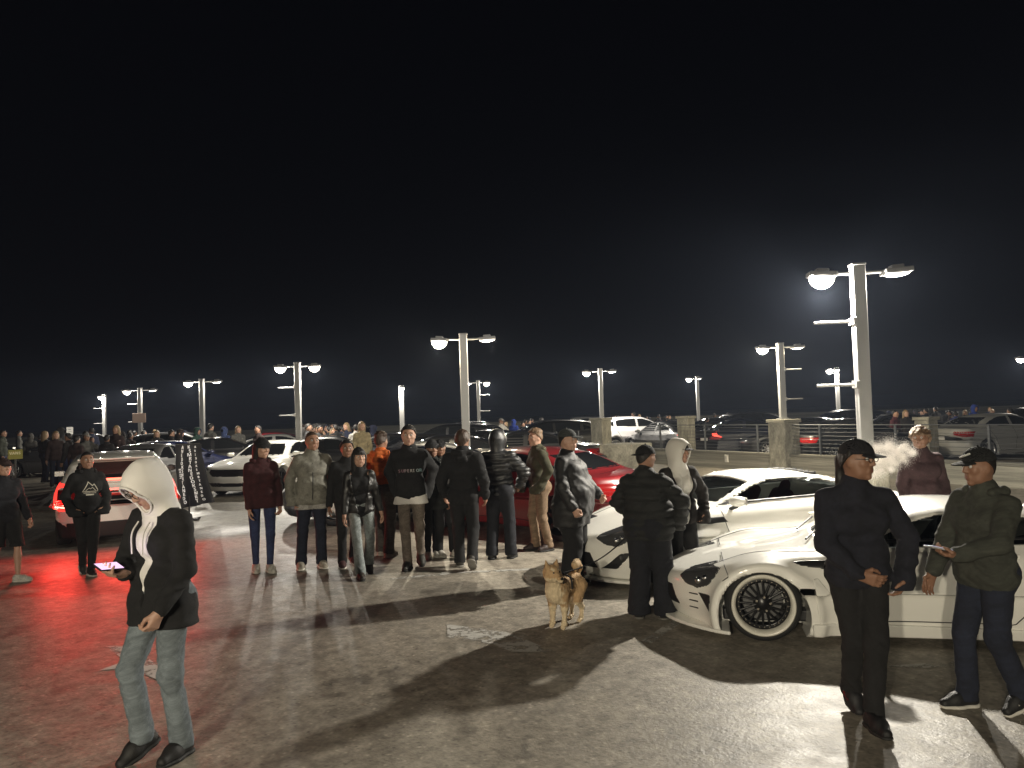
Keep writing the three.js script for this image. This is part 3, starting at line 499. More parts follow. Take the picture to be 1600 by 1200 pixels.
// -- other cars: one builder, four shapes
const SHAPES = {
  sedan: {
    spec: { L: 2.38, w: 0.915, sill: 0.17, mid: 0.6, crown: 0.05, tumLow: 0.07, pinchF: 0.05, pinchR: 0.05, nose: 0.42, noseP: 2.6, tail: 0.32, bumpF: 0.8, bumpY: 0.48, bumpR: 0.6, tailY: 0.62, top: [[-2.38, 0.95], [-2.2, 1.02], [-1.7, 1.05], [-0.9, 1.0], [0.6, 0.96], [1.0, 0.94], [1.5, 0.87], [2.0, 0.78], [2.38, 0.64]], bulge: [[1.4, 0.72, 0.03, 0.4, 0.22]], roof: [[-2.0, 0.95], [-1.55, 1.12], [-1.15, 1.28], [-0.75, 1.38], [-0.3, 1.43], [0.1, 1.425], [0.45, 1.33], [0.85, 1.14], [1.25, 0.93]], belt: 0.96, roofY: 1.43, wg: 0.82, tum: 0.5, crownG: 0.035, axles: [1.40, -1.38], wy: 0.34, arch: 0.375, r: 0.335 },
    win: { sides: [[[0.86, 1.01], [0.42, 1.26], [0.08, 1.345], [-0.22, 1.36], [-0.22, 1.02]], [[-0.28, 1.02], [-0.28, 1.36], [-0.72, 1.32], [-1.10, 1.21], [-1.42, 1.08], [-1.2, 1.05]]], front: [[-0.66, 1.0], [0.66, 1.0], [0.55, 1.34], [-0.55, 1.34]], fx: 0.25, rear: [[-0.62, 1.08], [0.62, 1.08], [0.5, 1.32], [-0.5, 1.32]], rx: 0.85 },
    head: [[1.70, 0.80], [2.15, 0.72], [2.22, 0.62], [1.95, 0.63], [1.75, 0.70]], tail: [[-1.85, 0.92], [-2.3, 0.92], [-2.36, 0.74], [-2.05, 0.74]], grille: [[-0.48, 0.66], [0.48, 0.66], [0.40, 0.42], [-0.40, 0.42]], gx: 1.8, low: [[-0.62, 0.34], [0.62, 0.34], [0.58, 0.22], [-0.58, 0.22]], door: [[0.95, 0.98], [0.92, 0.6], [0.8, 0.30], [-0.9, 0.30], [-1.05, 0.55], [-1.3, 0.95]], split: -0.25, mir: [0.82, 0.94], plate: [-2.34, 0.70],
  },
  hatch: {
    spec: { L: 2.15, w: 0.92, sill: 0.17, mid: 0.6, crown: 0.05, tumLow: 0.06, pinchF: 0.05, pinchR: 0.05, nose: 0.40, noseP: 2.6, tail: 0.20, bumpF: 0.8, bumpY: 0.48, bumpR: 0.25, tailY: 0.55, top: [[-2.15, 1.02], [-1.9, 1.07], [-1.2, 1.05], [0, 1.0], [0.7, 0.98], [1.1, 0.93], [1.5, 0.86], [1.9, 0.76], [2.15, 0.66]], bulge: [], roof: [[-2.35, 0.70], [-2.08, 1.02], [-1.85, 1.26], [-1.62, 1.40], [-1.2, 1.45], [-0.5, 1.475], [0.0, 1.46], [0.35, 1.37], [0.8, 1.17], [1.25, 0.94]], belt: 0.98, roofY: 1.475, wg: 0.83, tum: 0.42, crownG: 0.03, axles: [1.33, -1.33], wy: 0.34, arch: 0.375, r: 0.335 },
    win: { sides: [[[0.88, 1.03], [0.42, 1.27], [0.08, 1.37], [-0.22, 1.39], [-0.22, 1.04]], [[-0.28, 1.04], [-0.28, 1.39], [-0.85, 1.375], [-1.25, 1.33], [-1.25, 1.07]], [[-1.32, 1.08], [-1.32, 1.32], [-1.55, 1.25], [-1.75, 1.14]]], front: [[-0.67, 1.02], [0.67, 1.02], [0.58, 1.38], [-0.58, 1.38]], fx: 0.22, rear: [[-0.66, 1.06], [0.66, 1.06], [0.56, 1.34], [-0.56, 1.34]], rx: 1.6 },
    head: [[1.55, 0.84], [1.95, 0.76], [2.02, 0.64], [1.75, 0.66]], tail: [[-1.86, 1.04], [-1.98, 1.02], [-2.02, 0.80], [-1.90, 0.80]], grille: [[-0.5, 0.70], [0.5, 0.70], [0.46, 0.56], [-0.46, 0.56]], gx: 1.7, low: [[-0.62, 0.42], [0.62, 0.42], [0.58, 0.24], [-0.58, 0.24]], door: [[0.95, 1.0], [0.92, 0.6], [0.8, 0.30], [-0.85, 0.30], [-1.0, 0.55], [-1.28, 1.0]], split: -0.25, mir: [0.84, 0.97], plate: [-2.12, 0.80],
  },
  muscle: {
    spec: { L: 2.39, w: 0.955, sill: 0.15, mid: 0.58, crown: 0.05, tumLow: 0.08, pinchF: 0.03, pinchR: 0.04, nose: 0.36, noseP: 2.8, tail: 0.28, bumpF: 0.6, bumpY: 0.58, bumpR: 0.4, tailY: 0.7, top: [[-2.39, 0.96], [-2.1, 1.02], [-1.4, 1.02], [-0.4, 0.97], [0.5, 0.96], [1.0, 0.93], [1.6, 0.87], [2.1, 0.80], [2.39, 0.72]], bulge: [[1.36, 0.75, 0.05, 0.5, 0.25], [-1.36, 0.85, 0.05, 0.5, 0.3], [1.4, 0, 0.03, 0.7, 0.35]], roof: [[-2.0, 0.93], [-1.6, 1.05], [-1.1, 1.22], [-0.6, 1.34], [-0.2, 1.375], [0.1, 1.355], [0.4, 1.26], [0.75, 1.08], [1.1, 0.90]], belt: 0.95, roofY: 1.375, wg: 0.83, tum: 0.6, crownG: 0.03, axles: [1.42, -1.30], wy: 0.35, arch: 0.385, r: 0.345, flare: 0.01 },
    win: { sides: [[[0.72, 0.99], [0.32, 1.20], [0.0, 1.29], [-0.3, 1.31], [-0.62, 1.27], [-0.72, 1.02]]], front: [[-0.68, 0.98], [0.68, 0.98], [0.54, 1.285], [-0.54, 1.285]], fx: 0.15, rear: [[-0.6, 1.06], [0.6, 1.06], [0.48, 1.28], [-0.48, 1.28]], rx: 0.75 },
    head: [[1.85, 0.79], [2.20, 0.735], [2.24, 0.66], [2.0, 0.68]], tail: [[-2.0, 0.92], [-2.35, 0.92], [-2.37, 0.74], [-2.05, 0.74]], grille: [[-0.60, 0.715], [0.60, 0.715], [0.66, 0.63], [0.52, 0.52], [-0.52, 0.52], [-0.66, 0.63]], gx: 1.9, low: [[-0.70, 0.38], [0.70, 0.38], [0.62, 0.26], [-0.62, 0.26]], door: [[0.85, 0.95], [0.82, 0.6], [0.72, 0.30], [-0.6, 0.30], [-0.72, 0.5], [-0.85, 0.95]], split: null, mir: [0.72, 0.93], plate: [-2.36, 0.62],
  },
};
SHAPES.suv = { ...SHAPES.hatch, spec: { ...SHAPES.hatch.spec } };
const blank = (s) => ({ head: lampGlass, tail: redLens, lip: rimSilver, spoke: rimSilver, ...s });
function makeCar(shape, name, label, pos, turn, mats, group, cell = 0.04) {
  const S = SHAPES[shape], s = S.spec, F = carFields(s), m = blank(mats), car = thing(name, label, 'car', pos, turn, group);
  carBody(car, s, F, { paint: m.paint }, { cell });
  windows(car, s, F, winSet(s, S.win), cell * 0.7, false);
  addWheels(car, s, m.wheel ?? 'ten', { lip: m.lip, spoke: m.spoke, merge: cell > 0.03 });
  mirrors(car, F, S.mir[0], S.mir[1], m.mirror ?? m.paint, 1);
  const fine = Math.max(0.014, cell * 0.5);
  for (const sgn of [1, -1]) {
    part('headlight', sidePlate(s, F, S.head, sgn, 0.4, fine, 0.005), m.head, car);
    if (!m.noTail) part('tail_light', sidePlate(s, F, S.tail, sgn, 0.4, fine, 0.005), m.tail, car);
    part('door_seam', seamTube(F, S.door, sgn, 0.006), seam, car);
    if (S.split !== null) part('door_seam', seamTube(F, [[S.split, 1.0], [S.split, 0.6], [S.split, 0.30]], sgn, 0.006), seam, car);
    part('door_handle', bar(skinZ(F, S.split === null ? -0.5 : -0.05, 0.86, sgn), skinZ(F, S.split === null ? -0.7 : -0.22, 0.86, sgn), 0.016), m.paint, car);
  }
  part('grille', endPlate(s, F, S.grille, 1, S.gx, fine * 1.3, 0.005), blackTrim, car);
  part('air_intake', endPlate(s, F, S.low, 1, S.gx, fine * 1.3, 0.005), blackTrim, car);
  part('number_plate', box(0.012, 0.13, 0.31, S.plate[0] - 0.012, S.plate[1], 0, 0), plateMat, car);
  part('underbody', box(s.L * 1.5, 0.12, 1.3, 0, 0.26, 0, 0.02), blackTrim, car);
  return { car, S, s, F };
}
function copyCar(src, label, pos, turn, mats, group, scale) {
  const r = src.clone(); r.name = numbered(src.name.replace(/_\d{3}$/, '')); scene.add(r); r.position.set(pos.x ?? pos[0], 0, pos.z ?? pos[2]); r.rotation.y = turn; if (scale) r.scale.set(...scale);
  r.userData = { label, category: 'car' }; if (group) r.userData.group = group;
  const swap = (n, k) => { if (mats[k]) r.traverse((q) => { if (q.isMesh && q.name === n) q.material = mats[k]; }); };
  swap('car_body', 'paint'); swap('side_mirror', 'paint'); swap('door_handle', 'paint'); swap('headlight', 'head'); swap('tail_light', 'tail'); swap('rim', 'lip'); swap('spokes', 'spoke');
  return r;
}
// white hatchback with its brake lights on, seen from behind
{
  const foot = ground(184, 850), d = V(foot.x, 0, foot.z).normalize(), pos = foot.clone().addScaledVector(d, 1.9);
  const { car, s, F } = makeCar('hatch', 'white_hatchback', 'white hatchback seen from behind with glowing red brake light bar', pos, heading(d.x, d.z), { paint: whitePaint, noTail: true, mirror: blackTrim, lip: rimBlack, spoke: rimBlack }, null, 0.031);
  for (const sg of [1, -1]) {
    const c = [[0.88, 1.04], [0.80, 1.05], [0.50, 0.99], [0.50, 0.95], [0.78, 0.985], [0.825, 0.95], [0.83, 0.70], [0.79, 0.655], [0.60, 0.64], [0.60, 0.605], [0.81, 0.60], [0.88, 0.66]].map(([z, y]) => [z * sg, y]);
    part('tail_light', endPlate(s, F, c, -1, 1.55, 0.013, 0.008), redGlow, car);
    part('tail_light_housing', endPlate(s, F, [[0.86, 0.955], [0.56, 0.945], [0.60, 0.65], [0.86, 0.70]].map(([z, y]) => [z * sg, y]), -1, 1.55, 0.016, 0.003), redLens, car);
    part('bumper_corner', endPlate(s, F, [[0.92, 0.52], [0.70, 0.36], [0.66, 0.16], [0.95, 0.16]].map(([z, y]) => [z * sg, y]), -1, 1.7, 0.016, 0.006), blackTrim, car);
    const lamp = new THREE.RectAreaLight(new THREE.Color().setRGB(1, 0.05, 0.035), 150, 0.16, 0.4); lamp.position.set(-2.25, 0.85, sg * 0.78); lamp.lookAt(V(-5, 0.3, sg * 0.5)); car.add(lamp); lamp.rotation.set(0, 0, 0); lamp.rotation.order = 'YXZ'; lamp.rotation.y = -Math.PI / 2; lamp.rotation.y = Math.PI / 2; lamp.rotation.x = -0.25;
  }
  part('diffuser', endPlate(s, F, [[-0.72, 0.42], [0.72, 0.42], [0.70, 0.15], [-0.70, 0.15]], -1, 1.7, 0.018, 0.008), blackTrim, car);
  part('plate_recess', endPlate(s, F, [[-0.34, 0.86], [0.34, 0.86], [0.30, 0.68], [-0.30, 0.68]], -1, 1.7, 0.014, 0.005), blackTrim, car);
  part('roof_spoiler', box(0.30, 0.03, 1.12, -1.86, 1.395, 0, 0.012).rotateZ(0), whitePaint, car);
  const bar1 = part('brake_light_bar', box(0.03, 0.035, 0.56, -2.115, 1.075, 0, 0.01), new THREE.MeshStandardMaterial({ color: lin(0.4, 0.02, 0.02), emissive: lin(1, 0.12, 0.07), emissiveIntensity: 5, roughness: 0.3 }), car); void bar1;
  const wing = part('tailgate_wing', [box(0.16, 0.035, 1.30, -2.06, 1.035, 0, 0.012), box(0.1, 0.05, 0.05, -2.03, 1.01, 0.5, 0.01), box(0.1, 0.05, 0.05, -2.03, 1.01, -0.5, 0.01)], whitePaint, car); void wing;
  const lamp = new THREE.RectAreaLight(new THREE.Color().setRGB(1, 0.06, 0.04), 300, 0.56, 0.05); lamp.position.set(-2.15, 1.075, 0); lamp.rotation.y = Math.PI / 2 ; car.add(lamp);
}
// white muscle car facing the camera
{
  const p = ground(388, 772), f = V(-p.x, 0, -p.z).normalize().applyAxisAngle(V(0, 1, 0), -R(30)), pos = p.clone().addScaledVector(f, -1.5);
  makeCar('muscle', 'white_muscle_car', 'white muscle car with wide black grille facing the camera behind the woman in maroon', pos, heading(f.x, f.z), { paint: whitePaint, wheel: 'ten', lip: rimBlack, spoke: rimBlack, head: lampGlass }, null, 0.038);
}
const darkBlue = paint(0.010, 0.012, 0.024), black = paint(0.008, 0.008, 0.009), charcoal = paint(0.02, 0.02, 0.022), redPaint = paint(0.19, 0.009, 0.013), silver = paint(0.30, 0.30, 0.29), greyPaint = paint(0.10, 0.10, 0.10), maroonPaint = paint(0.10, 0.008, 0.010), navyPaint = paint(0.008, 0.014, 0.06);
// dark car with a lit headlight, broadside behind the man in the light jacket
let sedan0;
{
  const w = ground(522, 822), f = V(-0.985, 0, 0.17).normalize(), back = V(f.z, 0, -f.x); if (back.z > 0) back.negate();
  const pos = w.clone().addScaledVector(f, -1.40).addScaledVector(back, 0.85);
  const { car, s, F } = makeCar('sedan', 'dark_sedan', 'dark blue sedan with a lit headlight behind the man in the light jacket', pos, heading(f.x, f.z), { paint: darkBlue, wheel: 'five', lip: chrome, spoke: chrome }, null, 0.04);
  for (const sgn of [1, -1]) { const q = skinZ(F, 2.08, 0.68, sgn); const b = part('headlight_bulb', new THREE.SphereGeometry(0.075, 16, 10), whiteGlow, car); b.position.copy(q); }
  const lamp = new THREE.SpotLight(new THREE.Color().setRGB(0.9, 0.92, 1), 14, 0, 0.9, 0.9, 2); lamp.position.set(2.45, 0.66, -0.6); lamp.target.position.set(6, -0.6, -0.9); car.add(lamp, lamp.target); void s;
  sedan0 = car;
}
// red car behind the men with turned backs
{
  const w = ground(784, 850), f = V(Math.cos(R(43)), 0, -Math.sin(R(43))), right = V(-f.z, 0, f.x);
  const pos = w.clone().addScaledVector(f, 1.38).addScaledVector(right, -0.85);
  copyCar(sedan0, 'red sedan with its red mirror catching light, behind the big man in a long coat', pos, heading(f.x, f.z), { paint: redPaint, lip: rimBlack, spoke: rimBlack }, null, [0.97, 0.95, 0.97]).name = 'red_sedan';
  scene.children[scene.children.length - 1].traverse((q) => { if (q.name === 'headlight_bulb') q.material = chrome; });
  const rc = scene.children[scene.children.length - 1]; rc.children.filter((q) => q.isLight || (q.type === 'Object3D')).forEach((q) => rc.remove(q));
}
const far0 = makeCar('sedan', 'parked_sedan', 'silver sedan broadside on the far deck behind the man in the grey-green sweatshirt', at(1555, 690, 25).setY(0), heading(0.94, -0.34), { paint: silver }, null, 0.05).car;
const far1 = makeCar('hatch', 'parked_hatchback', 'white hatchback on the far deck between the concrete pillar and the red tail lights', at(992, 690, 34).setY(0), heading(0.95, -0.3), { paint: paint(0.75, 0.74, 0.76) }, null, 0.05).car;
far1.scale.set(1, 1.1, 1);
{
  const G = 'dark cars in the crowded rows at the back of the deck';
  const C = (src, label, px, depth, deg, mats, group, sc) => { const p = at(px, 690, depth).setY(0); const az = Math.atan2(p.x, -p.z) * 0; const a = R(deg) + az; return copyCar(src, label, p, a, mats, group, sc); };
  
  const red = C(far0, 'dark car with lit red tail lights on the far deck, right of the white hatchback', 1045, 31, 112, { paint: charcoal, tail: new THREE.MeshStandardMaterial({ color: lin(0.3, 0.01, 0.01), emissive: lin(1, 0.08, 0.05), emissiveIntensity: 3, roughness: 0.3 }) }, null);
  void red;
  C(far0, 'pale roofed dark sedan just beyond the white hatchback\'s roof', 232, 20.5, 96, { paint: greyPaint }, null);
  C(far0, 'dark navy sedan between the white hatchback and the hanging banner', 262, 23.5, 60, { paint: navyPaint }, null);
  C(far0, 'black sedan behind the banner and the white muscle car', 345, 27, 20, { paint: black }, G); C(far1, 'charcoal hatchback beneath the row of onlookers left of the banner', 288, 30, 10, { paint: charcoal }, G);
  C(far0, 'red roofed car far behind the woman in the dark beanie', 418, 33, 200, { paint: redPaint }, null);
  C(far0, 'silver car roof right behind the white muscle car\'s roof', 440, 29, 15, { paint: silver }, null);
  for (const [px, dp, dg, src, pt, lb] of [[520, 23, 8, far0, black, 'dark sedan roof seen between the light jacket and the leather jacket'], [560, 30, -10, far1, charcoal, 'dark hatchback far behind the person in beige'], [605, 24, 170, far0, black, 'dark sedan behind the orange hoodie'], [650, 22, 200, far0, charcoal, 'charcoal sedan behind the head of the person in the printed sweatshirt'], [700, 27, 165, far1, black, 'black hatchback far behind the glaring lamp post'], [690, 19.5, 185, far0, black, 'nearest dark sedan behind the group of men with turned backs'], [760, 24, 160, far0, black, 'black sedan behind the person in the puffer jacket'], [812, 21.5, 172, far0, charcoal, 'charcoal sedan behind the head of the person in the olive hoodie'], [850, 29, 190, far1, black, 'black hatchback between the olive hoodie and the grey cap'], [868, 31, 15, far0, black, 'black sedan behind the grey cap of the large person'], [835, 33, 178, far0, charcoal, 'charcoal sedan in the second row behind the olive hoodie'], [900, 40, 178, far1, greyPaint, 'pale roofed car far behind, left of the concrete pillar with a figure on top'], [1112, 35, 175, far0, black, 'black sedan behind the person in jeans on the far deck'], [1150, 30, 170, far0, darkBlue, 'dark blue sedan on the far deck left of the wide lamp pillar'], [1190, 37, 10, far1, black, 'black hatchback far back, just left of the wide lamp pillar'], [1262, 28, 165, far0, black, 'black sedan beyond the railing right of the wide lamp pillar'], [1310, 33, 170, far1, darkBlue, 'dark blue hatchback beyond the railing left of the tall lamp post'], [1335, 24, 15, far0, black, 'black sedan beyond the railing at the foot of the tall lamp post'], [1395, 31, 170, far0, charcoal, 'charcoal sedan beyond the railing behind the smoke'], [1668, 27, 20, far1, black, 'black hatchback at the right edge beyond the railing'], [1500, 36, 12, far0, black, 'black sedan beyond the silver sedan on the far deck'], [90, 31, 200, far0, charcoal, 'charcoal sedan far left behind the mountain print hoodie'], [60, 36, 120, far0, black, 'black sedan at the far left beside the grey hooded figure'], [150, 33, 30, far1, black, 'black hatchback in the crowd above the white hatchback']]) C(src, lb, px, dp, dg, { paint: pt }, G);
  const hl = C(far1, 'dark car with two yellowish lit headlights in the middle of the back rows', 742, 33, -72, { paint: black, head: new THREE.MeshStandardMaterial({ color: lin(0.8, 0.8, 0.7), emissive: lin(1, 0.9, 0.6), emissiveIntensity: 7, roughness: 0.3 }) }, null); void hl;
}
// ---------------------------------------------------------------- people
const SKIN = { fair: [0.42, 0.25, 0.18], mid: [0.30, 0.165, 0.11], tan: [0.22, 0.115, 0.072], dark: [0.15, 0.075, 0.048] };
const skinMats = {}; const skinOf = (k) => skinMats[k] ??= new THREE.MeshPhysicalMaterial({ color: lin(...SKIN[k]), roughness: 0.55, sheen: 0.15, sheenRoughness: 0.5 });
const weave = noiseTex(256, (u, v, x, y) => { const a = 0.5 + 0.22 * Math.sin(x * Math.PI / 2) * Math.sin(y * Math.PI / 2) + (hash3(x, y, 71) - 0.5) * 0.5; return [a, a, a]; }); weave.repeat.set(6, 6);
const mottle = noiseTex(256, (u, v, x, y) => { const a = 0.84 + (tnoise(u, v, 10, 72) - 0.5) * 0.14 + (tnoise(u, v, 42, 73) - 0.5) * 0.16 + (hash3(x, y, 74) - 0.5) * 0.14; return [a, a, a]; }, true); mottle.repeat.set(1.6, 1.6);
const clothCache = new Map();
function cloth(c, rough = 0.92, o = {}) { const k = c.join() + rough + JSON.stringify(o); if (!clothCache.has(k)) clothCache.set(k, new THREE.MeshPhysicalMaterial({ color: lin(...c.map((v) => v * 1.25)), roughness: rough, map: mottle, bumpMap: weave, bumpScale: 0.0012, ...o })); return clothCache.get(k); }
const eyeWhite = std([0.45, 0.44, 0.42], 0.3), irisMat = std([0.02, 0.014, 0.01], 0.2), hairMats = { black: std([0.012, 0.010, 0.009], 0.6), brown: std([0.045, 0.026, 0.016], 0.6), blond: std([0.22, 0.15, 0.08], 0.6), sandy: std([0.13, 0.08, 0.045], 0.6) };
const lipMat = std([0.22, 0.085, 0.07], 0.5);

// head: chin at y = -0.115, crown at +0.125, face along +z
const headField = (() => {
  const f = new Field(0.03);
  f.egg(V(0, 0.03, -0.012), 0.076, 0.096, 0.096).egg(V(0, -0.01, 0.035), 0.064, 0.085, 0.058).cone(V(0, -0.06, 0.035), V(0, -0.094, 0.066), 0.045, 0.022, 0.03);
  for (const s of [-1, 1]) { f.cone(V(s * 0.05, -0.005, 0.0), V(s * 0.038, -0.07, 0.03), 0.028, 0.024, 0.03); f.cone(V(s * 0.012, 0.040, 0.084), V(s * 0.048, 0.038, 0.066), 0.012, 0.011, 0.014); f.egg(V(s * 0.042, -0.012, 0.062), 0.022, 0.018, 0.018, 0.02); }
  f.cone(V(0, 0.03, 0.088), V(0, -0.014, 0.106), 0.008, 0.0125, 0.012); for (const s of [-1, 1]) f.ball(V(s * 0.012, -0.018, 0.096), 0.009, 0.01);
  f.cone(V(-0.018, -0.049, 0.083), V(0.018, -0.049, 0.083), 0.009, 0.009, 0.012); f.cone(V(-0.016, -0.063, 0.081), V(0.016, -0.063, 0.081), 0.010, 0.010, 0.012);
  f.cone(V(0, -0.02, -0.02), V(0, -0.14, -0.028), 0.056, 0.055, 0.04);
  return f;
})();
const headDist = (x, y, z) => {
  let d = headField.at(x, y, z);
  for (const s of [-1, 1]) d = smax(d, 0.0155 - Math.hypot(x - s * 0.032, (y - 0.018) * 1.25, z - 0.092), 0.014);
  d = smax(d, 0.0022 - Math.hypot(Math.max(Math.abs(x) - 0.020, 0), y + 0.056, z - 0.093), 0.005);
  for (const s of [-1, 1]) { const ex = x - s * 0.078, ey = y + 0.002, ez = z + 0.012, k0 = Math.hypot(ex / 0.011, ey / 0.032, ez / 0.020); d = smin(d, (k0 - 1) * 0.012, 0.008); }
  return d;
};
const headGeos = {};
const headGeo = (cell) => headGeos[cell] ??= nets(headDist, V(-0.11, -0.15, -0.13), V(0.11, 0.145, 0.13), cell, {});
// hand: wrist at the origin, fingers along -y, palm facing +z, thumb on the +x side
function handField(pose) {
  const f = new Field(0.012), curl = { relax: [0.35, 0.5, 0.35], fist: [1.25, 1.5, 0.9], grip: [0.9, 1.0, 0.6], phone: [0.55, 0.85, 0.5], flat: [0.1, 0.15, 0.1] }[pose];
  f.cone(V(0, 0.03, 0), V(0, -0.02, 0), 0.026, 0.027, 0.02);
  for (const x of [-0.028, -0.009, 0.010, 0.028]) f.cone(V(x * 0.55, -0.015, 0), V(x, -0.088, 0), 0.0175, 0.0125, 0.016);
  [[-0.030, 0.070], [-0.0105, 0.085], [0.0105, 0.092], [0.030, 0.082]].forEach(([x, L], i) => {
    let p = V(x, -0.090, 0), a = 0; const seg = [0.45 * L, 0.31 * L, 0.25 * L], r = [0.0098, 0.0090, 0.0080, 0.0066];
    seg.forEach((l, k) => { a += curl[k] * (1 - i * 0.05); const q = p.clone().add(V(x * 0.06 * (1 - Math.min(1, curl[0])), -Math.cos(a) * l, Math.sin(a) * l)); f.cone(p, q, r[k], r[k + 1], 0.006); p = q; });
  });
  const t0 = V(0.022, -0.030, 0.008), t1 = V(0.050, -0.062, 0.022), t2 = V(0.052 - curl[0] * 0.018, -0.090, 0.034 + curl[0] * 0.010), t3 = V(0.046 - curl[0] * 0.032, -0.112, 0.040 + curl[0] * 0.014);
  f.cone(t0, t1, 0.0165, 0.0125, 0.012).cone(t1, t2, 0.0115, 0.0105, 0.006).cone(t2, t3, 0.0105, 0.0078, 0.006);
  return f;
}
const handGeos = {};
const handGeo = (pose, cell) => handGeos[pose + cell] ??= ((f) => nets((x, y, z) => f.at(x, y, z), f.lo, f.hi, cell))(handField(pose));
// shoes: ankle at the origin's height 0.085, toe along +z
const shoeField = (() => { const f = new Field(0.035); f.cone(V(0, 0.085, -0.035), V(0, 0.05, -0.045), 0.042, 0.044).cone(V(0, 0.048, -0.045), V(0.002, 0.046, 0.06), 0.042, 0.045).cone(V(0.002, 0.046, 0.06), V(0.006, 0.034, 0.145), 0.046, 0.034).cone(V(0, 0.09, -0.02), V(0, 0.06, 0.06), 0.036, 0.03); return f; })();
const shoeUpper = nets((x, y, z) => Math.max(shoeField.at(x, y, z), 0.022 - y, y - 0.105), V(-0.07, 0, -0.11), V(0.07, 0.13, 0.2), 0.009);
const shoeSole = nets((x, y, z) => Math.max(shoeField.at(x, Math.max(0.046, y), z) - 0.005, y - 0.026, -y + 0.001 + Math.max(0, z - 0.11) * 0.12), V(-0.07, 0, -0.11), V(0.07, 0.05, 0.2), 0.009);
const shoeLace = [0, 1, 2, 3].map((k) => box(0.05 - k * 0.004, 0.006, 0.008, 0.002, 0.098 - k * 0.0065, 0.02 + k * 0.022, 0.002));

function ik(S, T, l1, l2, pole) {
  const d = T.clone().sub(S); let L = d.length(); const max = (l1 + l2) * 0.999; if (L > max) { d.multiplyScalar(max / L); L = max; T = S.clone().add(d); }
  const n = d.clone().normalize(), a = (l1 * l1 - l2 * l2 + L * L) / (2 * L), h = Math.sqrt(Math.max(l1 * l1 - a * a, 0));
  const p = pole.clone().addScaledVector(n, -pole.dot(n)).normalize();
  return [S.clone().addScaledVector(n, a).addScaledVector(p, h), T];
}
function frameY(dir, hint) {                    // rotation that takes -y to dir and +z towards hint
  const y = dir.clone().normalize().negate(), z = hint.clone().addScaledVector(y, -hint.dot(y)).normalize(), x = new THREE.Vector3().crossVectors(y, z);
  return new THREE.Quaternion().setFromRotationMatrix(new THREE.Matrix4().makeBasis(x, y, z));
}
const vec = (a) => V(a[0], a[1], a[2]);
function flipGeo(g) { const h = g.clone(); h.scale(-1, 1, 1); const i = h.index.array; for (let k = 0; k < i.length; k += 3) { const t = i[k]; i[k] = i[k + 1]; i[k + 1] = t; } return h; }

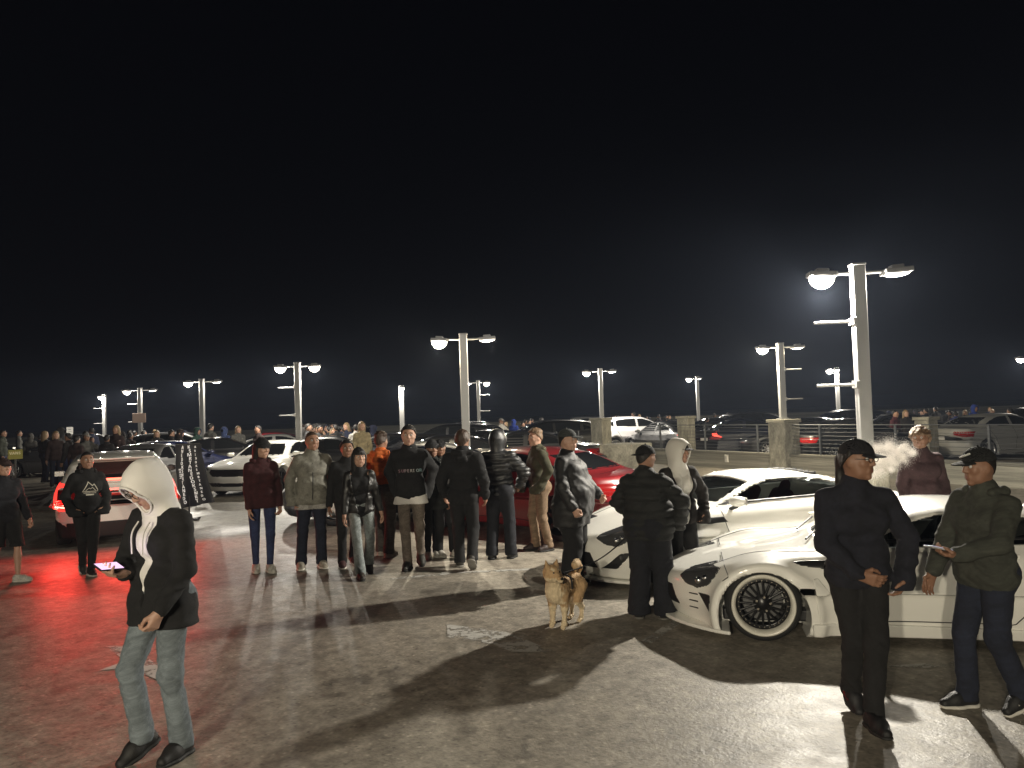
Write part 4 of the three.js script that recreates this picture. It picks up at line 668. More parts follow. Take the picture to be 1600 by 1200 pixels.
// A person 1.75 m tall facing +z, scaled to h. L is the person's left, +x.
function makePerson(o) {
  const cell = o.cell ?? 0.012, t = thing('person', o.label, 'person', o.pos, o.yaw, o.group);
  t.scale.setScalar(o.h / 1.75);
  const sway = ((o.seed ?? 1) * 37 % 11) / 10 - 0.5, lean = o.lean ?? [0.02, sway * 0.25, -sway * 0.07], fat = o.fat ?? 0, sw = (o.shoulder ?? 0.185) * 0.9, hw = o.hip ?? 0.088;
  const Pv = V(o.shift?.[0] ?? sway * 0.05, 0.93 + (o.drop ?? 0), o.shift?.[1] ?? 0), q = new THREE.Quaternion().setFromEuler(new THREE.Euler(lean[0], lean[1], lean[2], 'YXZ'));
  const tp = (x, y, z) => V(x, y, z).applyQuaternion(q).add(Pv);
  const hq = new THREE.Quaternion().setFromEuler(new THREE.Euler(o.head?.[1] ?? 0, o.head?.[0] ?? 0, o.head?.[2] ?? 0, 'YXZ'));
  const neck = tp(0, 0.53, -0.015), H = V(0, 0.14, 0.035).applyQuaternion(new THREE.Quaternion().slerpQuaternions(new THREE.Quaternion(), hq, 0.75)).add(tp(0, 0.55, -0.02));
  const legs = {}, arms = {};
  for (const [k, s] of [['L', 1], ['R', -1]]) {
    const lg = o.legs?.[k] ?? {}, foot = vec(lg.foot ?? [s * 0.10, 0, 0]), hip = V(s * hw, -0.03, 0).applyEuler(new THREE.Euler(0, lean[1] * 0.5, 0)).add(Pv), fy = lg.yaw ?? s * 0.15, fp = lg.pitch ?? 0;
    const fq = new THREE.Quaternion().setFromEuler(new THREE.Euler(fp, fy, 0, 'YXZ')), pivot = V(0, 0, fp > 0 ? 0.10 : 0), ankle = V(0, 0.085, -0.02).sub(pivot).applyQuaternion(fq).add(pivot.clone().applyAxisAngle(V(0, 1, 0), fy)).add(foot);
    const ll = clamp(hip.distanceTo(ankle) / 1.985, 0.405, 0.432), [knee, an] = ik(hip, ankle, ll, ll, vec(lg.knee ?? [Math.sin(fy) * 0.5, 0, 1]));
    legs[k] = { hip, knee, ankle: an, fq, shoeAt: foot.clone().add(pivot.clone().applyAxisAngle(V(0, 1, 0), fy)).sub(pivot.clone().applyQuaternion(fq)).add(an.clone().sub(ankle)) };
    const ar = o.arms?.[k] ?? {}, sh = tp(s * sw, 0.452, -0.01), [elbow, wrist] = ik(sh, vec(ar.w ?? [s * (sw + 0.085), 0.86, 0.05]), 0.285, 0.255, vec(ar.e ?? [s * 0.35, 0, -1]));
    arms[k] = { sh, elbow, wrist, hand: ar.hand ?? 'relax', palm: ar.palm ? vec(ar.palm) : V(-s, 0, 0.2), dir: ar.dir ? vec(ar.dir) : wrist.clone().sub(elbow), pocket: ar.pocket };
  }
  // the body: one mesh
  const B = new Field(0.035), bt0 = o.bottom ?? {};
  B.cone(tp(-sw * 0.75, 0.448, -0.01), tp(sw * 0.75, 0.448, -0.01), 0.052).cone(tp(-0.075, 0.33, 0.005), tp(0.075, 0.33, 0.005), 0.088).cone(tp(-0.06, 0.12, 0.01), tp(0.06, 0.12, 0.01), 0.08).cone(tp(-0.07, 0, 0), tp(0.07, 0, 0), 0.085).cone(tp(0, 0.46, -0.015), H.clone().add(V(0, -0.09, -0.02).applyQuaternion(hq)), 0.062, 0.052);
  for (const k of ['L', 'R']) {
    const a = arms[k], l = legs[k];
    B.cone(a.sh, a.elbow, 0.048, 0.038).cone(a.elbow, a.wrist, 0.038, 0.026).cone(l.hip, l.knee, 0.064, 0.043, 0.02).cone(l.knee, l.knee.clone().lerp(l.ankle, 0.35), 0.041, bt0.shorts ? 0.052 : 0.041, 0.02).cone(l.knee.clone().lerp(l.ankle, 0.35), l.ankle, bt0.shorts ? 0.052 : 0.041, 0.031, 0.02);
  }
  const bc = Math.max(cell * 1.35, 0.016), geos = [nets((x, y, z) => B.at(x, y, z), B.lo, B.hi, bc)];
  geos.push(headGeo(o.headCell ?? 0.0055).clone().applyMatrix4(new THREE.Matrix4().compose(H, hq, V(1, 1, 1))));
  for (const k of ['L', 'R']) { const a = arms[k], g = handGeo(a.hand, o.handCell ?? 0.0055), gg = k === 'R' ? flipGeo(g) : g.clone(); geos.push(gg.applyMatrix4(new THREE.Matrix4().compose(a.wrist, frameY(a.dir, a.palm), V(1, 1, 1)))); }
  part('body', merge(geos), skinOf(o.skin ?? 'mid'), t);
  const headPart = (name, g, m) => { const e = part(name, g, m, t); e.position.copy(H); e.quaternion.copy(hq); return e; };
  if (!o.plain) for (const s of [-1, 1]) {
    const e = headPart('eye', new THREE.SphereGeometry(0.0125, 14, 10).translate(s * 0.032, 0.018, 0.0785), eyeWhite); part('iris', new THREE.SphereGeometry(0.0062, 10, 8).translate(s * 0.032, 0.017, 0.0858), irisMat, e);
    headPart('eyebrow', tube([V(s * 0.014, 0.042, 0.0965), V(s * 0.032, 0.047, 0.092), V(s * 0.05, 0.040, 0.076)], 0.0042, 12, 6), hairMats[o.hairColor ?? 'black']);
  }
  if (!o.plain) headPart('lips', [tube([V(-0.022, -0.055, 0.083), V(0, -0.051, 0.0925), V(0.022, -0.055, 0.083)], 0.0042, 14, 6), tube([V(-0.02, -0.057, 0.083), V(0, -0.062, 0.0905), V(0.02, -0.057, 0.083)], 0.0048, 14, 6)], lipMat);
  if (o.glasses) headPart('glasses', [...[-1, 1].flatMap((s) => [new THREE.TorusGeometry(0.022, 0.0022, 6, 24).scale(1.15, 0.85, 1).translate(s * 0.033, 0.018, 0.105), bar(V(s * 0.058, 0.02, 0.104), V(s * 0.079, 0.018, 0.0), 0.0022, 6)]), bar(V(-0.01, 0.02, 0.107), V(0.01, 0.02, 0.107), 0.002, 6)], blackTrim);
  // hair and headgear
  const hair = hairGeo(o.hair, cell); if (hair) headPart('hair', hair, hairMats[o.hairColor ?? 'black']);
  if (o.beard) headPart('beard', nets((x, y, z) => Math.max(headDist(x, y, z) - 0.007, y + 0.028 + Math.max(0, Math.abs(z - 0.09) - 0.05) * -0.3, -0.03 - z + 0.03, -(Math.hypot(x / 1.7, y + 0.056) - 0.014)), V(-0.09, -0.14, -0.03), V(0.09, 0, 0.13), 0.007), hairMats[o.hairColor ?? 'black']);
  if (o.hat) for (const [n, g] of hatGeos(o.hat, cell)) headPart(n, g, n === 'cap_patch' ? o.patchMat : cloth(o.hatColor ?? [0.012, 0.012, 0.014], 0.9));
  // trousers
  const bt = o.bottom ?? {}, th = bt.th ?? 0.012, Tf = new Field(0.05);
  Tf.cone(tp(-0.07, 0.05, 0), tp(0.07, 0.05, 0), 0.098 + fat * 0.6 + th * 0.4);
  for (const k of ['L', 'R']) { const l = legs[k], kr = 0.055 + th * (bt.loose ?? 1), ar = (bt.hem ?? 0.045) + th * (bt.loose ?? 1); Tf.cone(l.hip, l.knee, 0.082 + th + fat * 0.35, kr, 0.028).cone(l.knee, l.ankle.clone().add(V(0, -0.01, -0.005)), kr, ar, 0.02); if (!bt.slim) Tf.cone(l.knee.clone().lerp(l.ankle, 0.86), l.ankle.clone().add(V(0, -0.02, 0.01)), ar * 0.98, ar * 1.08, 0.015); if (o.buttocks !== 0) Tf.ball(l.hip.clone().add(V(0, 0.02, -0.055).applyQuaternion(q)), 0.085 + th, 0.05); }
  const cutY = bt.shorts, amp = bt.fold ?? 0.007, sd = (o.seed ?? 1) * 7.3;
  const lowL = legs.L.ankle.y - 0.035, lowR = legs.R.ankle.y - 0.035;
  const tro = (x, y, z) => {
    let d = Tf.at(x, y, z);
    if (d < 0.06) { const n = noise(x * 9 + sd, y * 17 + x * 14, z * 9 + sd), near = Math.exp(-(((y - 0.5) / 0.13) ** 2)) + 0.9 * Math.exp(-(((y - 0.14) / 0.09) ** 2)) + 0.6 * Math.exp(-(((y - 0.85) / 0.08) ** 2)) + 0.10; d += amp * near * (Math.abs(n) * 2 - 0.6) + amp * 0.25 * noise(x * 24, y * 14 + sd, z * 24); }
    d = Math.max(d, y - (Pv.y + 0.11));
    if (cutY) return Math.max(d, cutY - y);
    return Math.max(d, (x > (legs.L.ankle.x + legs.R.ankle.x) / 2 ? lowL : lowR) - y);
  };
  part(bt.shorts ? 'shorts' : 'trousers', nets(tro, Tf.lo, Tf.hi, cell, { margin: 0.02 }), bt.mat ?? cloth([0.03, 0.03, 0.035]), t);
  // shoes
  for (const k of ['L', 'R']) {
    const l = legs[k], s = part('shoe', shoeUpper, o.shoe ?? cloth([0.02, 0.02, 0.02], 0.7), t); s.position.copy(l.shoeAt); s.quaternion.copy(l.fq);
    part('sole', shoeSole, o.sole ?? std([0.5, 0.5, 0.48], 0.7), s); if (!o.plain) part('laces', shoeLace, o.sole ?? std([0.5, 0.5, 0.48], 0.7), s);
    if (o.mark) part('shoe_mark', tube([V((k === 'L' ? 1 : -1) * 0.047, 0.05, -0.03), V((k === 'L' ? 1 : -1) * 0.050, 0.042, 0.02), V((k === 'L' ? 1 : -1) * 0.046, 0.062, 0.085)], 0.006, 16, 6), o.markMat ?? o.sole ?? std([0.5, 0.5, 0.48], 0.7), s);
  }
  // upper garments, innermost first
  const made = {};
  (o.tops ?? []).forEach((g, gi) => {
    const th2 = g.th ?? 0.02, F = new Field(0.055), hem = Pv.y + (g.hem ?? -0.08), sd2 = sd + gi * 3.1, fb = fat + (g.bulk ?? 0);
    for (const s of [-1, 1]) F.cone(tp(s * 0.02, 0.492, -0.012), tp(s * sw * 0.88, 0.444, -0.01), 0.048 + th2 * 0.8, 0.046 + th2 * 0.8);
    F.cone(tp(-0.078, 0.33, 0.008 + fb * 0.2), tp(0.078, 0.33, 0.008 + fb * 0.2), 0.096 + th2 * 0.85 + fb * 0.5).cone(tp(-0.066, 0.12, 0.012 + fb * 0.5), tp(0.066, 0.12, 0.012 + fb * 0.5), 0.088 + th2 * 0.9 + fb).cone(tp(-0.072, -0.02, fb * 0.35), tp(0.072, -0.02, fb * 0.35), 0.098 + th2 * 0.9 + fb * 0.85);
    if (g.bust) for (const s of [-1, 1]) F.ball(tp(s * 0.075, 0.31, 0.075), 0.062 + th2 * 0.6, 0.05);
    if (g.hem < -0.14) for (const s of [-1, 1]) F.cone(tp(s * 0.085, -0.05, 0), V(s * 0.10 + Pv.x, Math.max(hem, 0.1), Pv.z), 0.105 + th2 + fb * 0.7, 0.112 + th2 + (g.flare ?? 0), 0.06);
    if (!g.open) F.cone(tp(0, 0.47, -0.012), neck.clone().lerp(H, 0.12), 0.068 + th2, 0.058 + th2 * 0.8, 0.04);
    else F.cone(tp(0, 0.47, -0.03), neck.clone().lerp(H, 0.12).add(V(0, 0, -0.012)), 0.068 + th2, 0.058 + th2 * 0.8, 0.04);
    const S = new Field(0.03);
    if (!g.sleeveless) for (const k of ['L', 'R']) { const a = arms[k], cuff = a.wrist.clone().lerp(a.elbow, a.pocket ? -0.45 : 0.03); S.cone(a.sh, a.elbow, 0.052 + th2 * 0.75, 0.043 + th2 * 0.75, 0.03).cone(a.elbow, cuff, 0.043 + th2 * 0.75, a.pocket ? 0.045 + th2 * 0.5 : 0.031 + th2 * 0.7, 0.02); if (a.pocket) S.cone(a.wrist, a.wrist.clone().add(a.dir.clone().normalize().multiplyScalar(0.13)), 0.045 + th2 * 0.6, 0.045 + th2 * 0.5, 0.03); }
    const iq = q.clone().invert();
    const bulk = (x, y, z) => Math.min(smin(F.at(x, y, z), S.at(x, y, z), g.puff ? 0.014 : 0.022), 1e3);
    const f = (x, y, z) => {
      let d = bulk(x, y, z);
      if (d < 0.08) {
        const am = g.fold ?? 0.008, n = noise(x * 8 + sd2, y * 17 + x * 9, z * 8 + sd2), w = 0.45 + 0.55 * Math.exp(-(((y - Pv.y - 0.06) / 0.14) ** 2));
        d += am * w * (Math.abs(n) * 2 - 0.55) + am * 0.4 * noise(x * 26, y * 30 + sd2, z * 26);
        if (g.puff) { const u = (y + 0.02 * noise(x * 4, y * 3, z * 4)) / g.puff; d -= 0.022 * Math.abs(Math.sin(Math.PI * u)) ** 0.6 - 0.012; }
        if (g.rib) d += 0.008 * (1 - smoothstep(y - hem, 0.03, 0.07));
      }
      d = Math.max(d, hem - y);
      if (g.open) { tmpv.set(x - Pv.x, y - Pv.y, z - Pv.z).applyQuaternion(iq); const ww = g.open * smoothstep(tmpv.y, -0.25, 0.5) + (g.openLow ?? 0.0) - Math.abs(tmpv.x - (g.openX ?? 0)); if (tmpv.z > -0.02) d = smax(d, Math.min(ww, tmpv.z + 0.02), 0.012); }
      if (g.keepBelowNeck) d = Math.max(d, y - (neck.y + 0.06));
      return d;
    };
    const lo = F.lo.clone().min(S.lo), hi = F.hi.clone().max(S.hi); lo.y = Math.max(lo.y, hem - 0.03);
    const mesh = part(g.name ?? 'jacket', nets(f, lo.subScalar(0.02), hi.addScalar(0.02), cell, { margin: 0.03 }), g.mat, t);
    made[g.name ?? 'jacket'] = { f, mesh, F };
    if (g.zip) part('zip', tube([tp(0, 0.42, 0), tp(0, 0.3, 0), tp(0, 0.1, 0), tp(0, -0.04, 0)].map((p) => { let z = 0.4; for (let i = 0; i < 80 && f(p.x, p.y, p.z + z) > 0; i++) z -= 0.006; return V(p.x, p.y, p.z + z + 0.001); }), 0.006, 30, 5), g.zip, mesh);
    if (g.print) {                              // flat print lying on the cloth
      const [px, py, pw, ph, tex, back] = g.print, region = (x, y, z) => { tmpv.set(x - Pv.x, y - Pv.y, z - Pv.z).applyQuaternion(iq); return Math.max(Math.abs(tmpv.x - px) - pw / 2, Math.abs(tmpv.y - py) - ph / 2, back ? tmpv.z : -tmpv.z); };
      part('print', nets((x, y, z) => Math.max(f(x, y, z) - 0.003, region(x, y, z)), tp(px - pw * 0.8, py - ph * 0.9, -0.3).min(tp(px + pw * 0.8, py + ph * 0.9, 0.3)), tp(px - pw * 0.8, py - ph * 0.9, -0.3).max(tp(px + pw * 0.8, py + ph * 0.9, 0.35)), 0.007, { keep: (x, y, z) => f(x, y, z) - 0.003, near: 0.006, margin: 0.04, uv: (x, y, z) => { tmpv.set(x - Pv.x, y - Pv.y, z - Pv.z).applyQuaternion(iq); return [(tmpv.x - px) / pw * (back ? -1 : 1) + 0.5, (tmpv.y - py) / ph + 0.5]; } }), tex, mesh);
    }
    // hoods
    if (g.hood === 'down') {
      const h = new Field(0.03); const pts = [tp(-0.09, 0.53, 0.03), tp(-0.105, 0.535, -0.06), tp(0, 0.52, -0.115), tp(0.105, 0.535, -0.06), tp(0.09, 0.53, 0.03)];
      for (let i = 0; i < 4; i++) h.cone(pts[i], pts[i + 1], 0.034, 0.034); h.cone(tp(-0.04, 0.45, -0.125), tp(0.04, 0.45, -0.125), 0.045);
      part('hood', nets((x, y, z) => h.at(x, y, z) + 0.007 * noise(x * 22, y * 25, z * 22), h.lo, h.hi, cell, { margin: 0.02 }), g.hoodMat ?? g.mat, mesh);
    }
    if (g.hood === 'up') {
      const hf = new Field(0.05), hl = (x, y, z) => V(x, y, z).applyQuaternion(hq).add(H);
      hf.egg(hl(0, 0.024, -0.006), 0.106, 0.136, 0.146, 0.04, hq).cone(hl(0, -0.06, -0.03), tp(0, 0.50, -0.03), 0.098, 0.098, 0.06).cone(tp(-0.08, 0.475, -0.01), tp(0.08, 0.475, -0.01), 0.055, 0.055, 0.06).cone(hl(0, 0.08, -0.06), hl(0, 0.03, -0.10), 0.06, 0.05, 0.05);
      const hi2 = hq.clone().invert();
      const hd = (x, y, z) => {
        let d = hf.at(x, y, z) + 0.003 * (Math.abs(noise(x * 8, y * 10, z * 8 + sd)) * 2 - 0.6);
        tmpv.set(x - H.x, y - H.y, z - H.z).applyQuaternion(hi2); const lx = tmpv.x, ly = tmpv.y, lz = tmpv.z;
        const cav = Math.max(Math.hypot(lx / 0.083, (ly + 0.01) / 0.122, lz / 0.5) - 1, 0) > 0 ? (Math.hypot(lx / 0.074, (ly + 0.014) / 0.106) - 1) * 0.08 : (Math.hypot(lx / 0.074, (ly + 0.014) / 0.106) - 1) * 0.08;
        return smax(d, -Math.max(cav, -0.035 - lz), 0.012);
      };
      part('hood', nets(hd, hf.lo, hf.hi, Math.min(cell, 0.01), { margin: 0.03 }), g.hoodMat ?? g.mat, mesh);
      { const rim = []; for (let i = 0; i < 36; i++) { const a = i / 36 * Math.PI * 2, ex = Math.cos(a) * 0.079, ey = -0.014 + Math.sin(a) * 0.111; let z = 0.24; for (; z > -0.03; z -= 0.003) { const w = hl(ex, ey, z); if (hd(w.x, w.y, w.z) < 0.002) break; } rim.push(hl(ex, ey, Math.max(z, 0.0) + 0.001)); } part('hood_hem', new THREE.TubeGeometry(new THREE.CatmullRomCurve3(rim, true), 120, 0.0075, 7, true), g.hoodMat ?? g.mat, mesh); }
      for (const s of [-1, 1]) part('drawstring', tube([tp(s * 0.05, 0.46, 0.10), tp(s * 0.05, 0.40, 0.145), tp(s * 0.045, 0.28, 0.155)], 0.0045, 16, 6), g.hoodMat ?? g.mat, mesh);
    }
  });
  t.userData.joints = undefined; delete t.userData.joints;
  const world = (v) => v.clone().multiplyScalar(o.h / 1.75).applyAxisAngle(V(0, 1, 0), t.rotation.y).add(t.position);
  return { t, legs, arms, H, hq, tp, made, world, Pv };
}
const hairCache = {};
function hairGeo(kind, cell) {
  if (!kind || kind === 'none') return null;
  const c = Math.max(0.0055, cell * 0.5), key = kind + c; if (hairCache[key]) return hairCache[key];
  const strand = (x, y, z, a) => a * (noise(x * 60, y * 18, z * 60) * 0.6 + noise(x * 120, y * 40, z * 120) * 0.4);
  const f = {
    short: (x, y, z) => Math.max(headDist(x, y, z) - 0.016 - strand(x, y, z, 0.006), 0.066 + smoothstep(z, 0.01, 0.08) * 0.022 - y + Math.max(0, 0.02 - z) * -0.95 - Math.max(0, -z - 0.04) * 0.6, Math.hypot(x, y, z) - 0.2),
    crop: (x, y, z) => Math.max(headDist(x, y, z) - 0.008 - strand(x, y, z, 0.003), 0.068 + smoothstep(z, 0.01, 0.08) * 0.022 - y + Math.max(0, 0.02 - z) * -0.9 - Math.max(0, -z - 0.04) * 0.5),
    quiff: (x, y, z) => Math.max(headDist(x, y, z) - 0.012 - strand(x, y, z, 0.008) - 0.022 * smoothstep(y, 0.06, 0.12), 0.064 + smoothstep(z, 0.01, 0.08) * 0.024 - y + Math.max(0, 0.02 - z) * -0.95),
    curly: (x, y, z) => Math.max(headDist(x, y, z) - 0.03 - 0.012 * noise(x * 55, y * 55, z * 55), 0.045 - y + Math.max(0, 0.03 - z) * -0.9),
    long: (x, y, z) => { const e = Math.hypot(x / 1.05, (y + 0.10) * 0.42, (z + 0.05) * 1.05) - 0.098; return Math.max(smin(headDist(x, y, z) - 0.016, e, 0.03) - strand(x, y, z, 0.008), 0.070 - y + Math.max(0, 0.035 - z) * -6, -0.30 - y); },
    fringe: (x, y, z) => { const e = Math.hypot(x / 1.05, (y + 0.10) * 0.42, (z + 0.05) * 1.05) - 0.098; return Math.max(smin(headDist(x, y, z) - 0.016, e, 0.03) - strand(x, y, z, 0.008), 0.042 - y + Math.max(0, 0.045 - z) * -6, -0.30 - y); },
    tail: (x, y, z) => { const e = Math.hypot(x, Math.max(0, Math.abs(y + 0.07) - 0.08), z + 0.12) - 0.03; return Math.max(smin(Math.max(headDist(x, y, z) - 0.013, 0.055 - y + Math.max(0, 0.02 - z) * -0.95), e, 0.02) - strand(x, y, z, 0.006)); },
  }[kind];
  return hairCache[key] = nets(f, V(-0.16, -0.32, -0.18), V(0.16, 0.19, 0.15), c, { margin: 0.03, slack: 1.8 });
}
function hatGeos(kind, cell) {
  const c = Math.max(0.006, cell * 0.5), key = 'hat' + kind + c; if (hairCache[key]) return hairCache[key];
  const out = [];
  if (kind === 'cap' || kind === 'cap_back') {
    const sgn = kind === 'cap' ? 1 : -1;
    out.push(['cap', nets((x, y, z) => { const d = (Math.hypot(x / 0.092, (y - 0.045) / 0.098, (z + 0.008) / 0.112) - 1) * 0.092; return Math.max(d, 0.048 - y, -(d + 0.006 + (y < 0.05 ? 0.1 : 0))); }, V(-0.12, 0.02, -0.14), V(0.12, 0.17, 0.14), c, {})]);
    out.push(['cap_brim', nets((x, y, z) => { const zz = z * sgn, yy = y - 0.054 + Math.max(0, zz - 0.08) * 0.22 + x * x * 2.2; return Math.max(Math.abs(yy) - 0.0045, (Math.hypot(x / 0.082, (zz - 0.075) / 0.105) - 1) * 0.08, 0.07 - zz); }, V(-0.1, 0.0, -0.21), V(0.1, 0.09, 0.21), 0.006, {})]);
    out.push(['cap_button', new THREE.SphereGeometry(0.008, 10, 8).translate(0, 0.146, -0.008)]);
  } else if (kind === 'beanie') {
    out.push(['beanie', nets((x, y, z) => { const d = (Math.hypot(x / 0.094, (y - 0.035) / 0.125, (z + 0.012) / 0.115) - 1) * 0.094 + 0.003 * noise(x * 60, y * 20, z * 60), r = (Math.hypot(x / 0.101, (z + 0.01) / 0.12) - 1) * 0.1; return Math.max(smin(Math.max(d, 0.03 - y), Math.max(r, Math.abs(y - 0.055) - 0.03), 0.012), 0.022 - y); }, V(-0.12, 0, -0.15), V(0.12, 0.2, 0.14), c, {})]);
  }
  return hairCache[key] = out;
}
// prints
function canvasMat(w, h, draw, base) { const c = document.createElement('canvas'); c.width = w; c.height = h; const x = c.getContext('2d'); x.fillStyle = base; x.fillRect(0, 0, w, h); draw(x, w, h); const t = new THREE.CanvasTexture(c); t.colorSpace = THREE.SRGBColorSpace; return new THREE.MeshStandardMaterial({ map: t, roughness: 0.8 }); }
const toCam = (p) => Math.atan2(-p.x, -p.z);
const tallness = (foot, py, px) => at(px, py, -foot.z).y;
// ---------------------------------------------------------------- the people in front
const denimLight = cloth([0.17, 0.20, 0.22]), denimBlue = cloth([0.030, 0.042, 0.11]), denimDark = cloth([0.012, 0.016, 0.032]), blackCloth = cloth([0.009, 0.009, 0.010]), inkCloth = cloth([0.010, 0.011, 0.016]), khaki = cloth([0.20, 0.135, 0.085]), greyPants = cloth([0.12, 0.11, 0.10]), whiteKnit = std([0.74, 0.72, 0.69], 0.95, { bumpMap: weave, bumpScale: 0.001 }), greyKnit = cloth([0.36, 0.35, 0.33]);
const leather = cloth([0.016, 0.015, 0.014], 0.38), nylon = cloth([0.011, 0.011, 0.012], 0.6), whiteShoe = cloth([0.55, 0.53, 0.48], 0.6), soleWhite = std([0.55, 0.53, 0.48], 0.7), soleBlack = std([0.012, 0.012, 0.012], 0.7);
function cast(px, footY, topY, yawDeg, spec) {
  const pos = ground(px, footY), h = spec.h ?? at(px, topY, -pos.z).y * 0.985;
  return makePerson({ ...spec, pos, yaw: toCam(pos) + R(yawDeg), h });
}
const mid = 0.0125;
// man with the phone, in front on the left
const phoneMan = cast(258, 1180, 738, -52, {
  label: 'person in raised white hood, black jacket and faded jeans, looking at a phone', cell: 0.0105, seed: 1, h: 1.73, skin: 'fair', hair: 'short', hairColor: 'brown', glasses: true, headCell: 0.005, handCell: 0.0045,
  lean: [0.03, 0, 0], head: [-0.05, 0.64, 0], fat: 0.004, shoulder: 0.195,
  legs: { R: { foot: [-0.10, 0, 0.05], yaw: -0.1, pitch: 0.38, knee: [-0.1, 0, 1] }, L: { foot: [0.10, 0, -0.02], yaw: 0.2 } },
  arms: { R: { w: [-0.07, 1.10, 0.20], e: [-0.7, -0.3, -0.4], hand: 'phone', palm: [0.1, 1, -0.35], dir: [0.15, 0.12, 1] }, L: { w: [0.19, 0.90, 0.17], e: [0.3, 0, -1], hand: 'grip', palm: [-1, 0, 0.1], dir: [-0.2, -0.9, 0.35] } },
  bottom: { mat: denimLight, th: 0.012, fold: 0.009, hem: 0.048, loose: 1.1 }, shoe: cloth([0.014, 0.013, 0.013], 0.6), sole: soleBlack,
  tops: [{ name: 'hoodie', mat: whiteKnit, th: 0.012, hem: -0.05, hood: 'up', sleeveless: true }, { name: 'jacket', mat: blackCloth, th: 0.026, hem: -0.155, open: 0.075, openLow: -0.012, openX: -0.01, fold: 0.010 }],
});
{ const a = phoneMan.arms.R, p = phoneMan.world(a.wrist.clone().add(V(0.015, 0.058, 0.105)));
  const ph = thing('phone', 'lit phone held in the hand of the man in the white hood', 'phone', p, phoneMan.t.rotation.y); const g = new THREE.Group(); void g;
  const body = part('case', box(0.075, 0.010, 0.155, 0, 0, 0, 0.004), blackTrim, ph); body.rotation.set(-0.12, 0.1, -0.42);
  part('screen', box(0.068, 0.002, 0.145, 0, 0.0062, 0), new THREE.MeshStandardMaterial({ color: lin(0.1, 0.1, 0.1), emissive: lin(0.95, 0.62, 0.95), emissiveIntensity: 1.3 }), body);
  const l = new THREE.RectAreaLight(new THREE.Color().setRGB(0.95, 0.75, 1), 9, 0.068, 0.145); l.position.set(0, 0.0085, 0); l.rotation.x = Math.PI / 2; body.add(l); }
// black hoodie with a mountain print
const peak = canvasMat(256, 256, (x, w, h) => { x.strokeStyle = '#b9b5a8'; x.fillStyle = '#b9b5a8'; x.lineWidth = 13; x.lineJoin = 'miter'; x.beginPath(); x.moveTo(20, 175); x.lineTo(95, 18); x.lineTo(150, 80); x.lineTo(175, 55); x.lineTo(240, 170); x.stroke(); x.lineWidth = 11; x.beginPath(); x.moveTo(60, 165); x.lineTo(105, 120); x.lineTo(128, 135); x.lineTo(150, 110); x.lineTo(205, 168); x.stroke(); x.fillRect(14, 172, 230, 14); x.font = 'bold 34px sans-serif'; x.textAlign = 'center'; x.fillText('MOUNTAIN', 128, 215); x.fillRect(70, 224, 118, 22); }, '#0b0b0c');
cast(137, 897, 703, 12, {
  label: 'person in a black hoodie with a white mountain print, walking before the white hatchback', cell: mid, seed: 2, skin: 'mid', hair: 'crop', hairColor: 'black', beard: false,
  legs: { L: { foot: [0.015, 0, 0.16], yaw: 0.0 }, R: { foot: [-0.02, 0.0, -0.22], yaw: -0.1, pitch: 0.55 } }, shift: [0, -0.02], arms: { L: { w: [0.22, 0.93, 0.10], e: [0.5, 0, -0.8], pocket: true, dir: [-0.6, -0.4, 0.4] }, R: { w: [-0.22, 0.93, 0.10], e: [-0.5, 0, -0.8], pocket: true, dir: [0.6, -0.4, 0.4] } },
  bottom: { mat: blackCloth, th: 0.022, hem: 0.03, loose: 0.8 }, shoe: cloth([0.02, 0.02, 0.02], 0.6), sole: soleWhite, mark: true,
  tops: [{ name: 'hoodie', mat: blackCloth, th: 0.032, hem: -0.08, hood: 'down', rib: true, print: [0.01, 0.30, 0.235, 0.215, peak] }],
});
// cap, shorts and white trainers at the left edge
cast(10, 908, 714, 28, {
  label: 'person at the left edge in a dark cap, navy jacket, shorts and white trainers', cell: mid, seed: 3, skin: 'fair', hair: 'crop', hairColor: 'brown', hat: 'cap', hatColor: [0.035, 0.018, 0.016],
  legs: { L: { foot: [0.05, 0, 0.24], yaw: 0.5 }, R: { foot: [-0.10, 0.02, -0.25], pitch: 0.5 } }, arms: { L: { w: [0.28, 0.88, 0.06] }, R: {} },
  bottom: { mat: blackCloth, th: 0.035, shorts: 0.50 }, shoe: whiteShoe, sole: soleWhite, tops: [{ name: 'jacket', mat: inkCloth, th: 0.03, hem: -0.12, hood: 'down' }],
});
// woman in maroon with a bobble of dark hair
cast(411, 893, 683, 6, {
  label: 'person in a maroon jacket, blue skinny jeans and white slip-on shoes', cell: mid, seed: 4, skin: 'fair', hair: 'long', hairColor: 'black', hat: 'beanie', hatColor: [0.008, 0.008, 0.009], shoulder: 0.165, hip: 0.10, head: [0.5, 0.1, 0],
  legs: { R: { foot: [-0.085, 0, -0.02], yaw: -0.1 }, L: { foot: [0.085, 0, 0.10], yaw: 0.15 } }, arms: { R: { w: [-0.17, 0.82, 0.13], e: [-1, 0, -0.4], hand: 'relax' }, L: { w: [0.22, 0.86, 0.06], hand: 'grip' } },
  bottom: { mat: denimBlue, th: 0.006, slim: true, hem: 0.036, loose: 0.7, fold: 0.004 }, shoe: whiteShoe, sole: soleWhite, tops: [{ name: 'jacket', mat: cloth([0.045, 0.009, 0.011]), th: 0.030, hem: -0.09, bulk: 0.015, bust: true, hood: 'down' }],
});
